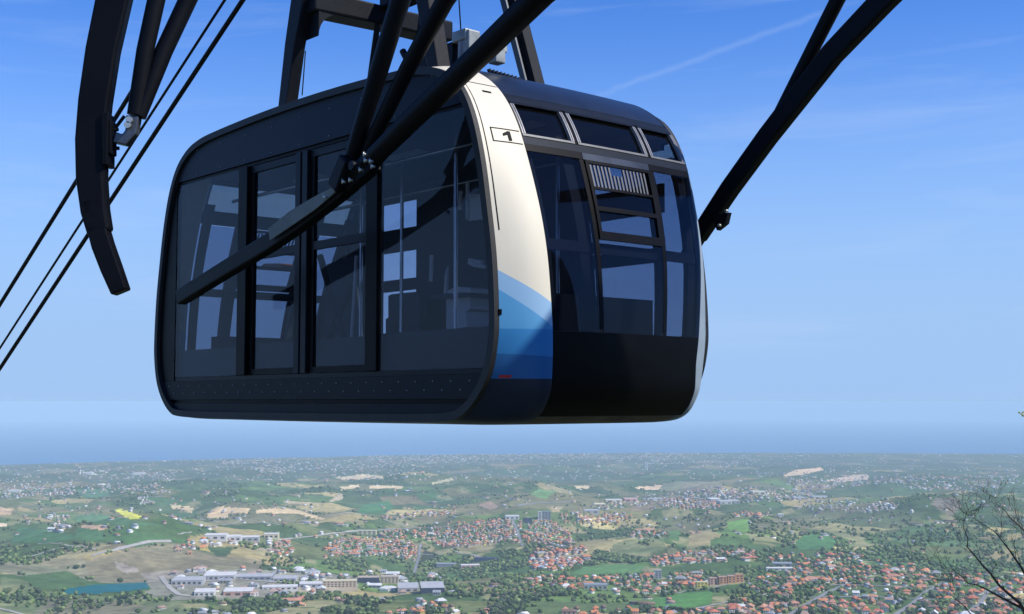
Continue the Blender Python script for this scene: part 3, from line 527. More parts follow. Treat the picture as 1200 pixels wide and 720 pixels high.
# larger buildings that can be told apart
M_navy = mat('navy_cladding', (.03, .04, .09), .7)  # navy finish of the dark blue walls and roofs
def flatmat(nm, c): return mat('cladding_' + nm, c, .75, 0, .12, .1)
SC = {'white': flatmat('white', (.60, .585, .55)), 'pale grey': flatmat('pale_grey', (.40, .40, .40)), 'beige': flatmat('beige', (.58, .46, .32)), 'cream': flatmat('cream', (.66, .58, .36)), 'navy': M_navy, 'pink': flatmat('pink', (.60, .36, .33)), 'orange': flatmat('orange', (.52, .27, .14)), 'yellow': flatmat('yellow', (.66, .55, .12)), 'grey': flatmat('grey', (.26, .28, .31)), 'tan': flatmat('tan', (.48, .38, .28)), 'rose': flatmat('rose', (.5, .3, .24))}
SH = [  # px, py, width px, depth m, height m, rot, wall, roof, windows, name, label
 (222, 686, 34, 45, 13, .10, 'pale grey', 'pale grey', 6, 'industrial_shed', 'grey works building nearest the reservoir with a dark gable'),
 (259, 680, 34, 45, 13, .10, 'pale grey', 'white', 6, 'industrial_shed', 'second grey works building from the reservoir'),
 (300, 680, 40, 38, 10, .05, 'grey', 'pale grey', 6, 'industrial_shed', 'long low grey works building, third from the reservoir'),
 (336, 682, 26, 36, 9, .05, 'pale grey', 'pale grey', 4, 'industrial_shed', 'small grey works building at the end of the row'),
 (242, 699, 22, 36, 11, .15, 'white', 'white', 4, 'industrial_shed', 'white shed below the grey works row'),
 (281, 699, 32, 42, 13, .12, 'rose', 'white', 3, 'industrial_shed', 'large pale hall with pinkish wall below the works row'),
 (330, 692, 40, 26, 9, .18, 'white', 'white', 6, 'industrial_shed', 'long white shed leading to the beige block'),
 (366, 689, 26, 30, 11, .12, 'pale grey', 'white', 4, 'industrial_shed', 'white-roofed shed left of the beige block'),
 (400, 689, 38, 24, 15, .10, 'beige', 'cream', 9, 'office_block', 'long beige block with rows of windows in the lower centre left'),
 (433, 684, 24, 30, 13, .05, 'navy', 'tan', 3, 'office_block', 'block with dark wall right of the long beige block'),
 (458, 684, 21, 28, 15, .05, 'beige', 'tan', 5, 'office_block', 'beige square block beside the dark-walled one'),
 (478, 694, 24, 60, 12, .1, 'pale grey', 'pale grey', 3, 'industrial_shed', 'pale hall with ridged roof left of the navy-fronted hall'),
 (506, 695, 27, 66, 14, .1, 'navy', 'pale grey', 3, 'industrial_shed', 'pale-roofed hall with a navy front'),
 (524, 664, 22, 30, 8, -.1, 'grey', 'grey', 0, 'sports_hall', 'low blue-grey hall above the woods'),
 (551, 666, 22, 28, 9, .2, 'rose', 'white', 4, 'sports_hall', 'pinkish hall with a white roof beside the long navy roof'),
 (570, 657, 28, 24, 7, -.05, 'navy', 'navy', 0, 'sports_hall', 'long low hall with a dark navy roof'),
 (432, 627, 21, 22, 15, 0, 'cream', 'cream', 4, 'office_block', 'cream block at the left end of the main road'),
 (255, 634, 24, 50, 14, .1, 'white', 'white', 3, 'warehouse', 'leftmost long white warehouse behind the bare hill'),
 (275, 635, 18, 50, 13, .1, 'white', 'white', 3, 'warehouse', 'second white warehouse behind the bare hill'),
 (295, 635, 20, 45, 12, .1, 'pale grey', 'white', 3, 'warehouse', 'third white warehouse behind the bare hill'),
 (320, 632, 16, 42, 14, .1, 'cream', 'white', 3, 'warehouse', 'cream-walled warehouse at the right end of the white row'),
 (697, 691, 27, 26, 11, -.06, 'pale grey', 'grey', 5, 'school_building', 'grey building with roof strips among the terrace houses'),
 (769.5, 679, 7.5, 12, 22, 0, 'pale grey', 'pale grey', 2, 'tower_block', 'light grey tower block in the terrace settlement'),
 (820, 689, 13, 12, 12, .1, 'yellow', 'cream', 3, 'apartment_block', 'bright yellow house left of the orange apartment blocks'),
 (833, 686, 9, 13, 15, .12, 'rose', 'rose', 2, 'apartment_block', 'leftmost rose apartment block of the orange row'),
 (844, 685, 9, 13, 16, .12, 'orange', 'rose', 2, 'apartment_block', 'second orange apartment block of the row'),
 (854, 684, 9, 13, 16, .12, 'orange', 'rose', 2, 'apartment_block', 'third orange apartment block of the row'),
 (863, 683, 9, 13, 17, .12, 'orange', 'orange', 2, 'apartment_block', 'rightmost orange apartment block of the row'),
 (640, 610, 10, 22, 34, 0, 'grey', 'grey', 3, 'tower_block', 'dark blue-grey office tower behind the main town'),
 (632.5, 610, 4.5, 20, 32, 0, 'white', 'white', 1, 'tower_block', 'thin white slab beside the dark office tower'),
 (618, 614, 10, 20, 20, .1, 'navy', 'navy', 2, 'office_block', 'dark block left of the office tower'),
 (600, 609, 16, 30, 14, .1, 'white', 'white', 3, 'warehouse', 'white hall at the top of the main town'),
 (738, 588, 15, 60, 14, .1, 'pink', 'pink', 2, 'warehouse', 'pink warehouse behind the ridge row'),
 (718, 589, 19, 50, 12, .1, 'cream', 'white', 2, 'warehouse', 'bright white warehouse left of the pink one'),
 (702, 594, 12, 70, 12, .1, 'tan', 'cream', 2, 'warehouse', 'sandy warehouse left of the bright white one'),
 (692, 602, 17, 55, 12, .1, 'pale grey', 'pale grey', 2, 'warehouse', 'pale grey warehouse above the ridge row'),
 (766, 587, 18, 40, 12, .1, 'white', 'pale grey', 2, 'warehouse', 'white warehouse right of the pink one'),
 (756.5, 549, 3.2, 25, 62, 0, 'white', 'white', 1, 'tower_block', 'lone white tower standing on the far plain'),
 (836, 588, 12, 90, 13, .1, 'pale grey', 'white', 2, 'warehouse', 'left hall of the pale industrial estate on the right'),
 (848, 591, 14, 90, 13, .1, 'white', 'pale grey', 2, 'warehouse', 'middle hall of the pale industrial estate on the right'),
 (859, 590, 10, 80, 12, .1, 'pale grey', 'pale grey', 2, 'warehouse', 'right hall of the pale industrial estate on the right'),
 (887, 580, 15, 60, 18, .1, 'cream', 'white', 2, 'warehouse', 'cream hall beyond the pale industrial estate'),
 (958, 584, 17, 50, 12, .1, 'white', 'pale grey', 2, 'warehouse', 'long white hall in front of the far right villages'),
 (934, 586, 13, 45, 11, .1, 'pale grey', 'pale grey', 2, 'warehouse', 'grey hall left of the long white hall'),
 (912, 606, 6, 16, 12, .1, 'white', 'white', 2, 'farmhouse', 'lone white farmhouse above the olive field'),
 (910, 669, 30, 16, 7, .0, 'white', 'white', 4, 'greenhouse', 'long white low shed at the top of the near right town'),
 (914, 664, 22, 40, 8, -.1, 'grey', 'grey', 2, 'sports_hall', 'grey-green hall behind the long white shed'),
 (164, 557, 12, 120, 16, .1, 'white', 'white', 0, 'warehouse', 'big white warehouse on the far left plain'),
 (105, 557, 10, 80, 14, .1, 'white', 'white', 0, 'warehouse', 'smaller white warehouse left of the big one on the plain'),
 (20, 577, 12, 60, 12, .1, 'white', 'white', 0, 'warehouse', 'white warehouse at the far left suburb'),
 (226, 651, 5, 12, 9, .3, 'ochre' if False else 'orange', 'orange', 1, 'farmhouse', 'orange farmhouse on the crest of the bare hill'),
 (213, 648, 7, 14, 9, .3, 'tan', 'orange', 2, 'farmhouse', 'orange-roofed farmhouse left of the other on the bare hill'),
]
shed_px = []
for (px, py, wpx, dep, ht, rt, wc, rc, nw, nm, lab) in SH:
    if py > 660 and nm == 'industrial_shed': dep *= 1.45; ht *= .78
    x, y, z, d = hit(px, py); wd = wpx / 1500 * d; e = empty(nm, (x, y + dep / 2, z), rt); upd(); tag(e, lab, nm.replace('_', ' ').replace('industrial ', '').replace('office ', 'office '))
    for k in np.arange(-wd / 2 + 6, wd / 2, 14):
        for q in (0, dep * .4, dep * .8): occ.setdefault((int((x + k) // 60), int((y + q) // 60)), []).append((x + k, y + q, 12))
    Mx = e.matrix_world; g = lambda a, b_, c: Mx @ Vector((a, b_, c)); w2, d2_ = wd / 2, dep / 2
    mb = MB(); mb.hexa([g(-w2, -d2_, -6), g(w2, -d2_, -6), g(w2, d2_, -6), g(-w2, d2_, -6), g(-w2, -d2_, ht), g(w2, -d2_, ht), g(w2, d2_, ht), g(-w2, d2_, ht)]); mb.build('wall', SC[wc], e)
    mb = MB(); tall = ht > 14 and wd < 70
    if 'block' in nm: mb.hexa([g(a, b_, c) for c in (ht + .01, ht + .9) for a, b_ in ((-w2 - .4, -d2_ - .4), (w2 + .4, -d2_ - .4), (w2 + .4, d2_ + .4), (-w2 - .4, d2_ + .4))])
    else:
        nb2 = max(1, min(4, int(dep / 22)))
        for k in range(nb2):
            a0 = -d2_ - .5 + (dep + 1) * k / nb2; a1 = -d2_ - .5 + (dep + 1) * (k + 1) / nb2; am = (a0 + a1) / 2; hh_ = ht + .02; hr_ = ht + 2.4
            mb.add([g(-w2 - .4, a0, hh_), g(-w2 - .4, a1, hh_), g(-w2 - .4, am, hr_), g(w2 + .4, a0, hh_), g(w2 + .4, a1, hh_), g(w2 + .4, am, hr_)], [(0, 1, 2), (4, 3, 5), (0, 2, 5, 3), (2, 1, 4, 5), (1, 0, 3, 4)])
    mb.build('roof', SC[rc], e)
    if nw:
        nf = max(1, min(6, int(ht / 5))) if 'block' in nm else 1
        for fl in range(nf):
            for k in range(nw):
                cx = -w2 + wd * (k + .5) / nw; ww = wd / nw * .5; z0 = ht * (.15 + fl / nf * .9) if nf > 1 else ht * .25; z1 = z0 + (ht / nf * .42 if nf > 1 else ht * .4)
                mb = MB(); mb.hexa([g(cx + a, b_, c) for c in (z0, z1) for a, b_ in ((-ww / 2, -d2_ - .35), (ww / 2, -d2_ - .35), (ww / 2, -d2_ + .1), (-ww / 2, -d2_ + .1))]); mb.build('window', M_winm0, e)
for Hh_, w_ in ROADH:
    for a_, b_ in zip(Hh_, Hh_[1:]):
        ds_ = math.hypot(b_[0] - a_[0], b_[1] - a_[1])
        if ds_ < 250:
            for k in range(max(1, int(ds_ / 8))):
                t_ = k * 8 / max(ds_, 1); x_, y_ = a_[0] + (b_[0] - a_[0]) * t_, a_[1] + (b_[1] - a_[1]) * t_; occ.setdefault((int(x_ // 60), int(y_ // 60)), []).append((x_, y_, w_ * .7))
cand = []
for where, poly, n, pr, pw, ss in TOWNS:
    Hh = hits(samp(poly, int(n * (1.2 if pr is RO else 2.0)))); th = random.uniform(-.5, .5)
    for x, y, z, d in Hh:
        big = random.random() < .18
        sx, sy, sz = (random.uniform(16, 30), random.uniform(12, 18), random.uniform(9, 14)) if big else (random.uniform(9, 15), random.uniform(8.5, 12), random.uniform(7.5, 11.5))
        ss2 = ss * (1.0 if d < 4200 else .72); sx, sy, sz = sx * ss2, sy * ss2, sz * (1 if d < 4200 else .9)
        if not free(x, y, sx * .40): continue
        cand.append([x, y, z, d, sx, sy, sz, th + random.choice((0, math.pi / 2)) + random.uniform(-.25, .25), pick(pw), pick(pr), where])
cand.sort(key=lambda q: q[3] / q[4])
own, rest = cand[:285], cand[285:]
# individual houses: shared mesh per wall/roof colour and shape
M_wallm = {k: mat('wall_' + k, v, .85, 0, .12, .5) for k, v in WALLC.items()}
def tiled(name, colr):
    m = mat(name, colr, .85, 0, .3, .8); t = m.node_tree; return m
M_roofm = {k: tiled('roof_' + k, v) for k, v in ROOFC.items()}
M_winm = mat('window_dark', (.03, .035, .045), .3)
hm_cache = {}
def house_mesh(wc, rc, var):
    k = (wc, rc, var)
    if k in hm_cache: return hm_cache[k]
    mb = MB(); wz = .64
    b8 = [(-.5, -.5, -.25), (.5, -.5, -.25), (.5, .5, -.25), (-.5, .5, -.25), (-.5, -.5, wz), (.5, -.5, wz), (.5, .5, wz), (-.5, .5, wz)]; mb.hexa(b8, 0)
    if var == 0:   # hipped
        rv_ = [(-.57, -.59, wz - .02), (.57, -.59, wz - .02), (.57, .59, wz - .02), (-.57, .59, wz - .02), (-.25, 0, 1), (.25, 0, 1)]
        mb.add(rv_, [(0, 1, 5, 4), (2, 3, 4, 5), (1, 2, 5), (3, 0, 4), (3, 2, 1, 0)], mi=1)
    elif var == 1: # gabled
        rv_ = [(-.55, -.6, wz - .03), (.55, -.6, wz - .03), (.55, .6, wz - .03), (-.55, .6, wz - .03), (-.55, 0, 1), (.55, 0, 1)]
        mb.add(rv_, [(0, 1, 5, 4), (2, 3, 4, 5), (3, 2, 1, 0)], mi=1); mb.add([(-.5, -.5, wz), (-.5, .5, wz), (-.5, 0, .97), (.5, -.5, wz), (.5, .5, wz), (.5, 0, .97)], [(0, 1, 2), (4, 3, 5)], mi=0)
    else:          # L shape with a lower wing
        rv_ = [(-.57, -.3, wz - .02), (.57, -.3, wz - .02), (.57, .59, wz - .02), (-.57, .59, wz - .02), (-.25, .14, 1), (.25, .14, 1)]
        mb.add(rv_, [(0, 1, 5, 4), (2, 3, 4, 5), (1, 2, 5), (3, 0, 4), (3, 2, 1, 0)], mi=1)
        rv_ = [(-.55, -.85, .42), (.15, -.85, .42), (.15, -.28, .42), (-.55, -.28, .42), (-.2, -.8, .68), (-.2, -.28, .68)]
        mb.add(rv_, [(0, 3, 5, 4), (2, 1, 4, 5), (1, 0, 4), (3, 2, 5), (0, 1, 2, 3)], mi=1); mb.hexa([(-.5, -.8, -.2), (.1, -.8, -.2), (.1, -.5, -.2), (-.5, -.5, -.2), (-.5, -.8, .44), (.1, -.8, .44), (.1, -.5, .44), (-.5, -.5, .44)], 0)
    for fl in (.12, .40):
        for q in (-.32, 0, .32):
            for s_ in (-1, 1):
                mb.hexa([(q - .06, s_ * .5 - .012, fl), (q + .06, s_ * .5 - .012, fl), (q + .06, s_ * .5 + .012, fl), (q - .06, s_ * .5 + .012, fl), (q - .06, s_ * .5 - .012, fl + .15), (q + .06, s_ * .5 - .012, fl + .15), (q + .06, s_ * .5 + .012, fl + .15), (q - .06, s_ * .5 + .012, fl + .15)], 2)
                mb.hexa([(s_ * .5 - .01, q - .06, fl), (s_ * .5 + .01, q - .06, fl), (s_ * .5 + .01, q + .06, fl), (s_ * .5 - .01, q + .06, fl), (s_ * .5 - .01, q - .06, fl + .15), (s_ * .5 + .01, q - .06, fl + .15), (s_ * .5 + .01, q + .06, fl + .15), (s_ * .5 - .01, q + .06, fl + .15)], 2)
    if var != 1: mb.hexa([(.12, .1, .8), (.18, .1, .8), (.18, .18, .8), (.12, .18, .8), (.12, .1, 1.08), (.18, .1, 1.08), (.18, .18, 1.08), (.12, .18, 1.08)], 0)
    me = bpy.data.meshes.new('house'); me.from_pydata(mb.v, [], mb.f); me.polygons.foreach_set('material_index', mb.mi)
    for m in (M_wallm[wc], M_roofm[rc], M_winm): me.materials.append(m)
    me.update(); hm_cache[k] = me; return me
SHP = {0: 'hipped', 1: 'gabled', 2: 'winged'}
for q in own:
    x, y, z, d, sx, sy, sz, rt, wc, rc, where = q; var = random.choice((0, 0, 1, 2))
    o = bpy.data.objects.new('house', house_mesh(wc, rc, var)); o.location = (x, y, z); o.scale = (sx, sy, sz); o.rotation_euler = (0, 0, rt); COL.objects.link(o)
    ppx = float(project(np.array([x]), np.array([y]), np.array([z - EYE]))[0][0]); ppy = float(project(np.array([x]), np.array([y]), np.array([z - EYE]))[1][0])
    szw = 'large ' if sx > 18 else ('small ' if sx < 12 else '')
    nb_ = 'left' if ppx < 950 else ('centre' if ppx < 1060 else 'right'); dp_ = 'front' if ppy > 700 else ('middle' if ppy > 688 else 'back')
    tail = f'{dp_} {nb_} of {where}' if where == 'the lower right town' else f'in {where}'
    tag(o, f'{szw}{wc} house with {SHP[var]} {rc} roof, {tail}', 'house', 'houses in ' + where)
arr = np.array([q[:4] for q in rest]); nn = len(rest)
FH = []; FS = []; FW = []; FRf = []
for poly, n in FARS:
    Hh = hits(samp(poly, n))
    for x, y, z, d in Hh:
        if d > 17200 or (d < 6000 and not free(x, y, 7)): continue
        k = 1 + max(0, (d - 9000) / 7000) * .25; big = random.random() < .05
        FH.append((x, y, z, d)); FS.append(((random.uniform(26, 60) if big else random.uniform(10, 19)) * k, (random.uniform(14, 24) if big else random.uniform(8, 12)) * k, random.uniform(5, 9) * (1 + .5 * (random.random() < .08)) * (1 + .3 * (k - 1))))
        FW.append(tuple(1.25 * q for q in WALLC[random.choice(('white', 'grey', 'cream', 'pink', 'grey'))])); FRf.append(ROOFC[random.choice(('grey', 'grey', 'terracotta', 'pinkish', 'brown', 'brown', 'white'))])
Hs = np.vstack([arr, np.array(FH)]); Ss = np.vstack([np.array([q[4:7] for q in rest]), np.array(FS)])
Ws = np.vstack([np.array([WALLC[q[8]] for q in rest]), np.array(FW)]) * rng.uniform(.85, 1.15, (len(Hs), 1)); Rs = np.vstack([np.array([ROOFC[q[9]] for q in rest]), np.array(FRf)]) * rng.uniform(.8, 1.2, (len(Hs), 1))
o = houses_mesh('distant_houses', Hs, Ss, np.concatenate([np.array([q[7] for q in rest]), rng.uniform(-.7, .7, len(FH))]), Ws, Rs)
tag(o, 'remaining far houses of the towns and the coast', None, None, 'stuff')
# ------------------------------------------------------------------ trees
import bmesh
def blob(seed, sub=1):
    bm = bmesh.new(); bmesh.ops.create_icosphere(bm, subdivisions=sub, radius=.5); r = random.Random(seed)
    for v in bm.verts: v.co *= r.uniform(.72, 1.2); v.co.z = v.co.z * .95 + .42
    vs = np.array([v.co[:] for v in bm.verts]); fs = np.array([[l.index for l in f.verts] for f in bm.faces]); bm.free(); return vs, fs
TV = [blob(k) for k in range(4)]
TREEC = np.array([(.050, .085, .030), (.075, .125, .042), (.100, .155, .050), (.038, .064, .030), (.130, .175, .070), (.080, .100, .050)])
WOODS = [([(400, 692), (560, 672), (620, 690), (900, 700), (900, 722), (300, 722), (330, 704)], 3000), ([(0, 690), (60, 700), (300, 704), (300, 722), (0, 722)], 420), ([(330, 698), (420, 690), (470, 695), (540, 690), (560, 705), (520, 722), (260, 722)], 1300), ([(690, 655), (698, 646), (716, 650), (757, 657), (759, 662), (722, 660)], 500), ([(494, 645), (522, 652), (515, 667), (488, 662)], 380), ([(560, 665), (620, 655), (640, 672), (600, 684), (520, 690)], 900), ([(860, 655), (1200, 660), (1200, 722), (860, 722)], 5200), ([(780, 630), (1000, 625), (1100, 660), (880, 655), (780, 665)], 1600), ([(370, 652), (500, 660), (480, 675), (380, 668)], 600), ([(680, 612), (860, 600), (1000, 610), (1000, 640), (740, 640), (690, 630)], 1300), ([(270, 636), (380, 640), (400, 668), (310, 668), (290, 655)], 500), ([(1000, 640), (1200, 600), (1200, 665), (1010, 665)], 900), ([(382, 628), (670, 606), (700, 672), (600, 690), (382, 662)], 1500), ([(600, 676), (840, 664), (840, 700), (600, 700)], 700), ([(0, 640), (130, 636), (200, 640), (60, 660), (0, 668)], 500)]
TH3 = []
for poly, n in WOODS:
    H_ = hits(samp(poly, int(n * .62))); cl_ = fbm(H_[:, 0] / 95, H_[:, 1] / 140, 151, 3); TH3.append(H_[cl_ > (.50 if n < 5000 else .44)])
# hedgerow and woodland trees straight from the land cover
vis = (PXG > -30) & (PXG < 1230) & (PYG < 730) & (RR > 2300) & (RR < 9500) & (TY > 0)
pr_ = np.where(hedge, .10, 0) + np.where(wood > .5, .075, 0) + .0008
clump = np.clip((fbm(TX / 110, TY / 150, 131, 3) - .47) * 12, 0, 2.2); pr_ = pr_ * clump * np.where((PXG < 330) & (RR < 4200), .55, 1)
mk = vis & (rng.random(PXG.shape) < pr_)
hx, hy = TX[mk] + rng.uniform(-6, 6, mk.sum()), TY[mk] + rng.uniform(-6, 6, mk.sum()); hd = np.hypot(hx, hy)
TH3.append(np.column_stack([hx, hy, hgt(hx, hy) - curv(hd), hd]))
TT = np.vstack(TH3); TT = TT[(TT[:, 3] > 1900)]
keep = np.ones(len(TT), bool)
for i, (x, y, z, d) in enumerate(TT):
    k = (int(x // 60), int(y // 60))
    for a in (-1, 0, 1):
        for b_ in (-1, 0, 1):
            for (u, v, q) in occ.get((k[0] + a, k[1] + b_), ()):
                if (u - x) ** 2 + (v - y) ** 2 < (q + 2.5) ** 2: keep[i] = False
    if not keep[i]: continue
px_, py_ = project(TT[:, 0], TT[:, 1], TT[:, 2] - EYE)
for lab, poly, colr in FIELDS: keep &= ~inpoly(px_, py_, poly)
keep &= ~inpoly(px_, py_, [(75, 691), (108, 686), (171, 683), (175, 690), (162, 692), (117, 696), (96, 698), (75, 696)])
keep &= ~(inpoly(px_, py_, [(100, 658), (142, 646), (205, 636), (237, 647), (308, 657), (306, 670), (202, 676), (120, 684)]) & (rng.random(len(TT)) < .9))
TT = TT[keep]; TT = TT[np.argsort(TT[:, 3])]
ss = rng.uniform(5.5, 12.5, len(TT)); ss[TT[:, 3] > 6500] *= 1.25
inview = (project(TT[:, 0], TT[:, 1], TT[:, 2] - EYE + 8)[1] < 719) & (np.abs(project(TT[:, 0], TT[:, 1], TT[:, 2] - EYE)[0] - 600) < 598)
idx = np.where(inview)[0]; ownt = idx[np.argsort(TT[idx, 3] / ss[idx])[:280]]; mo = np.zeros(len(TT), bool); mo[ownt] = True
Tq = TT[~mo]; sq = ss[~mo]
cs_ = []; fc = []; cl = []; off = 0
vr_ = rng.integers(0, 4, len(Tq)); tcn = TREEC[rng.integers(0, 6, len(Tq))] * np.array((1.15, 1.1, 1.0)) * rng.uniform(.8, 1.4, (len(Tq), 1))
for k in range(4):
    m = vr_ == k; H = Tq[m]; s = sq[m]; vs, fs = TV[k]; n = len(H); a = rng.uniform(0, 6.28, n); wx = rng.uniform(.9, 1.4, n)
    X = (vs[None, :, 0] * np.cos(a)[:, None] - vs[None, :, 1] * np.sin(a)[:, None]) * (s * wx)[:, None] + H[:, 0:1]; Y = (vs[None, :, 0] * np.sin(a)[:, None] + vs[None, :, 1] * np.cos(a)[:, None]) * (s * wx)[:, None] + H[:, 1:2]; Z = vs[None, :, 2] * s[:, None] + H[:, 2:3]
    cs_.append(np.stack([X, Y, Z], -1).reshape(-1, 3)); fc.append((fs[None] + (np.arange(n) * len(vs))[:, None, None] + off).reshape(-1, 3)); off += n * len(vs)
    fl = rng.uniform(.7, 1.35, (n, len(fs), 1)); cl.append((tcn[m][:, None, :] * fl).reshape(-1, 3))
co = np.vstack(cs_); fq = np.vstack(fc)
o = packmesh('woodland', co, fq, np.vstack(cl), M_leafy); tag(o, 'scattered trees, hedgerows and woods of the valley', None, None, 'stuff')
M_cr = [mat('foliage_' + n_, c, .9, 0, .35, 3.0, col2=tuple(q * 1.5 for q in c)) for n_, c in (('dark', (.028, .050, .022)), ('mid', (.045, .078, .028)), ('bright', (.075, .115, .038)), ('grey', (.055, .068, .040)))]
def crown_mesh(seed, mi):
    r = random.Random(seed); mb = MB()
    mb.tube([(0, 0, -.1), (.01, 0, .3)], [.035, .02], 5, True, 1)
    for k in range(11):
        a = r.uniform(0, 6.28); q = r.uniform(0, .34); c = Vector((math.cos(a) * q, math.sin(a) * q, r.uniform(.28, .80))); s = r.uniform(.13, .24)
        bm = bmesh.new(); bmesh.ops.create_icosphere(bm, subdivisions=1, radius=s)
        for v in bm.verts: v.co *= r.uniform(.65, 1.3); v.co.z *= .8
        vs = [v.co + c for v in bm.verts]; mb.add(vs, [[l.index for l in f.verts] for f in bm.faces], mi=0); bm.free()
    me = bpy.data.meshes.new('tree'); me.from_pydata(mb.v, [], mb.f); me.polygons.foreach_set('material_index', mb.mi); me.materials.append(M_cr[mi]); me.materials.append(M_trunk); me.update(); return me
M_trunk = mat('trunk_bark', (.06, .05, .04), .9)
CM = [(crown_mesh(40 + k, k % 4), k % 4) for k in range(12)]
CN = ['dark green', 'mid green', 'bright green', 'grey-green']
for i in ownt:
    x, y, z, d = TT[i]; kk_ = random.randrange(12); me, ci = CM[kk_]; shp_ = ('round', 'ragged', 'spreading')[kk_ // 4]; o = bpy.data.objects.new('broadleaf_tree', me); o.location = (x, y, z); s = ss[i] * 1.15; o.scale = (s * random.uniform(.9, 1.2), s * random.uniform(.9, 1.2), s); o.rotation_euler = (0, 0, random.uniform(0, 6.28)); COL.objects.link(o)
    ppx = 600 + 1500 * x / y; wh = 'bottom left corner' if ppx < 200 else 'slope right of the reservoir' if ppx < 420 else 'wooded slope at bottom centre' if ppx < 640 else 'slope below the terrace settlement' if ppx < 860 else 'gardens of the lower right town' if ppx < 1080 else 'bottom right corner'
    tag(o, f'{"tall" if s > 12 else "medium" if s > 9 else "small"} {shp_} {CN[ci]} tree on the {wh}', 'tree', 'trees on the ' + wh)

# ------------------------------------------------------------------ cable car
TH = math.atan2(1293, 1500)
D1 = Vector((-math.sin(TH), math.cos(TH), 0)); D2 = Vector((math.cos(TH), math.sin(TH), 0))
P0 = Vector((-18 / 1500 * 8.85, 8.85, EYE))
def W(u, v, z): return P0 + D1 * u + D2 * v + Vector((0, 0, z))
def pixv(px, py, v):       # point of the plane v = const seen at a photo pixel
    r = pray(px, py); o = P0 + D2 * v - Vector((0, 0, EYE)); return r * (o.dot(D2) / r.dot(D2)) + Vector((0, 0, EYE))
UC, LV = 2.65, 2.19
PR = [(0, 2.585), (.75, 2.575), (1.5, 2.545), (1.8, 2.515), (2.03, 2.45), (2.24, 2.31), (2.39, 2.08), (2.5, 1.75), (2.58, 1.35), (2.635, 1.0), (2.66, .62), (2.65, .42), (2.59, .2), (2.47, .03), (2.3, -.095), (2.1, -.14), (1.5, -.152), (0, -.155)]
def catmull(P, n=5):
    P = [Vector((-P[1][0], P[1][1]))] + [Vector(p) for p in P] + [Vector((-P[-2][0], P[-2][1]))]; out = []
    for i in range(1, len(P) - 2):
        for k in range(n):
            t = k / n; a, b, c, d = P[i - 1], P[i], P[i + 1], P[i + 2]
            out.append(0.5 * ((2 * b) + (c - a) * t + (2 * a - 5 * b + 4 * c - d) * t * t + (3 * b - a - 3 * c + d) * t ** 3))
    out.append(P[-2]); return out
HP = catmull(PR)                                   # half profile, top centre to bottom centre
def normals(H):
    out = []
    for i in range(len(H)):
        t = (H[min(i + 1, len(H) - 1)] - H[max(i - 1, 0)]).normalized(); out.append(Vector((-t.y, t.x)))
    return out
HN = normals(HP)
PR2 = [(0, 2.60), (.75, 2.59), (1.5, 2.58), (1.8, 2.575), (2.06, 2.46), (2.27, 2.29), (2.43, 2.06), (2.56, 1.76), (2.695, 1.36), (2.77, 1.02), (2.81, .65), (2.822, .43), (2.815, .2), (2.79, .05), (2.66, -.11), (2.35, -.165), (1.5, -.172), (0, -.175)]
HP2 = catmull(PR2)
def prof(s_): return [a.lerp(b, s_) for a, b in zip(HP, HP2)]      # s_ = 0 at the flat side, 1 at the end glazing
def full(H):                      # closed list of (u,z) around the cabin
    return [(UC - p.x, p.y) for p in H] + [(UC + p.x, p.y) for p in H[::-1]][1:-1]
BV = .37
def gw(z): return float(np.interp(z, [.3, 1.9], [1.50, 1.78]))       # width of the end glazing at height z
def ease(t): return math.sin(t * math.pi / 2)
def ring(s_, v, inset=0.0):
    H = prof(s_); Nn = normals(H); H = [p - n * inset for p, n in zip(H, Nn)]
    return [W(u, v(z) if callable(v) else v, z) for u, z in full(H)]
def hw(z, s_=1.0):
    H = prof(s_)
    for a, b in zip(H, H[1:]):
        if a.y >= z >= b.y and a.x > 1.2:
            t = (a.y - z) / max(a.y - b.y, 1e-6); return a.x + (b.x - a.x) * t
    return 2.3
car = empty('cable_car', W(UC, LV / 2, -.155), math.atan2(D1.y, D1.x)); upd()
tag(car, 'dark glazed aerial cable car cabin with cream and blue corner bands hanging over the valley', 'cable car')
M_fascia = mat('dark_blue_metal', (.0070, .0110, .0200), .45, .2, .25, 2.0, .05, 60, spec=.16)
M_black = mat('black_trim', (.0018, .0020, .0030), .4, 0, .3, 3.0, spec=.09)
M_rubber = mat('rubber_seal', (.006, .007, .008), .6, 0, .2, 4.0, .2, 80)
M_post = mat('grey_post', (.0055, .0075, .012), .4, .2, .2, 3, spec=.16)
M_lower = mat('lower_panel', (.0060, .0085, .0125), .5, .1, .3, 1.5, .04, 50, spec=.16)
M_roof = mat('roof_metal', (.030, .038, .055), .32, .6, .35, 1.3, .05, 20)
M_silver = mat('brushed_aluminium', (.28, .28, .29), .38, .35, .15, 12)
M_grey = mat('grey_aluminium', (.12, .125, .13), .45, .4, .2, 10)
M_int = mat('interior_grey', (.045, .055, .070), .6, 0, .2, 2)
M_intd = mat('interior_dark', (.009, .012, .018), .6, 0, .2, 2)
M_barg = mat('bar_grey', (.09, .095, .11), .45)
M_white = mat('white_laminate', (.80, .72, .66), .5, 0, .08, 3)  # white laminate, its warm bright tone stands in for sunlight reaching the cabinet
M_chrome = mat('handrail_steel', (.55, .55, .56), .25, .9)
M_under = mat('underside', (.11, .085, .06), .8, .1, .5, 3, .2, 30)
M_rivet = mat('rivet_metal', (.30, .31, .33), .4, .8)
M_orange = mat('orange_case', (.55, .12, .02), .5)
M_ltpanel = mat('lamp_panel', (.6, .6, .58), .5)
G_side = glass_mat('tinted_side_glass', (.80, .83, .89), .50)
G_end = glass_mat('tinted_end_glass', (.50, .54, .62), 0.45, .02, .008)
G_hop = glass_mat('hopper_glass', (.55, .56, .54), .5, .02, .02)
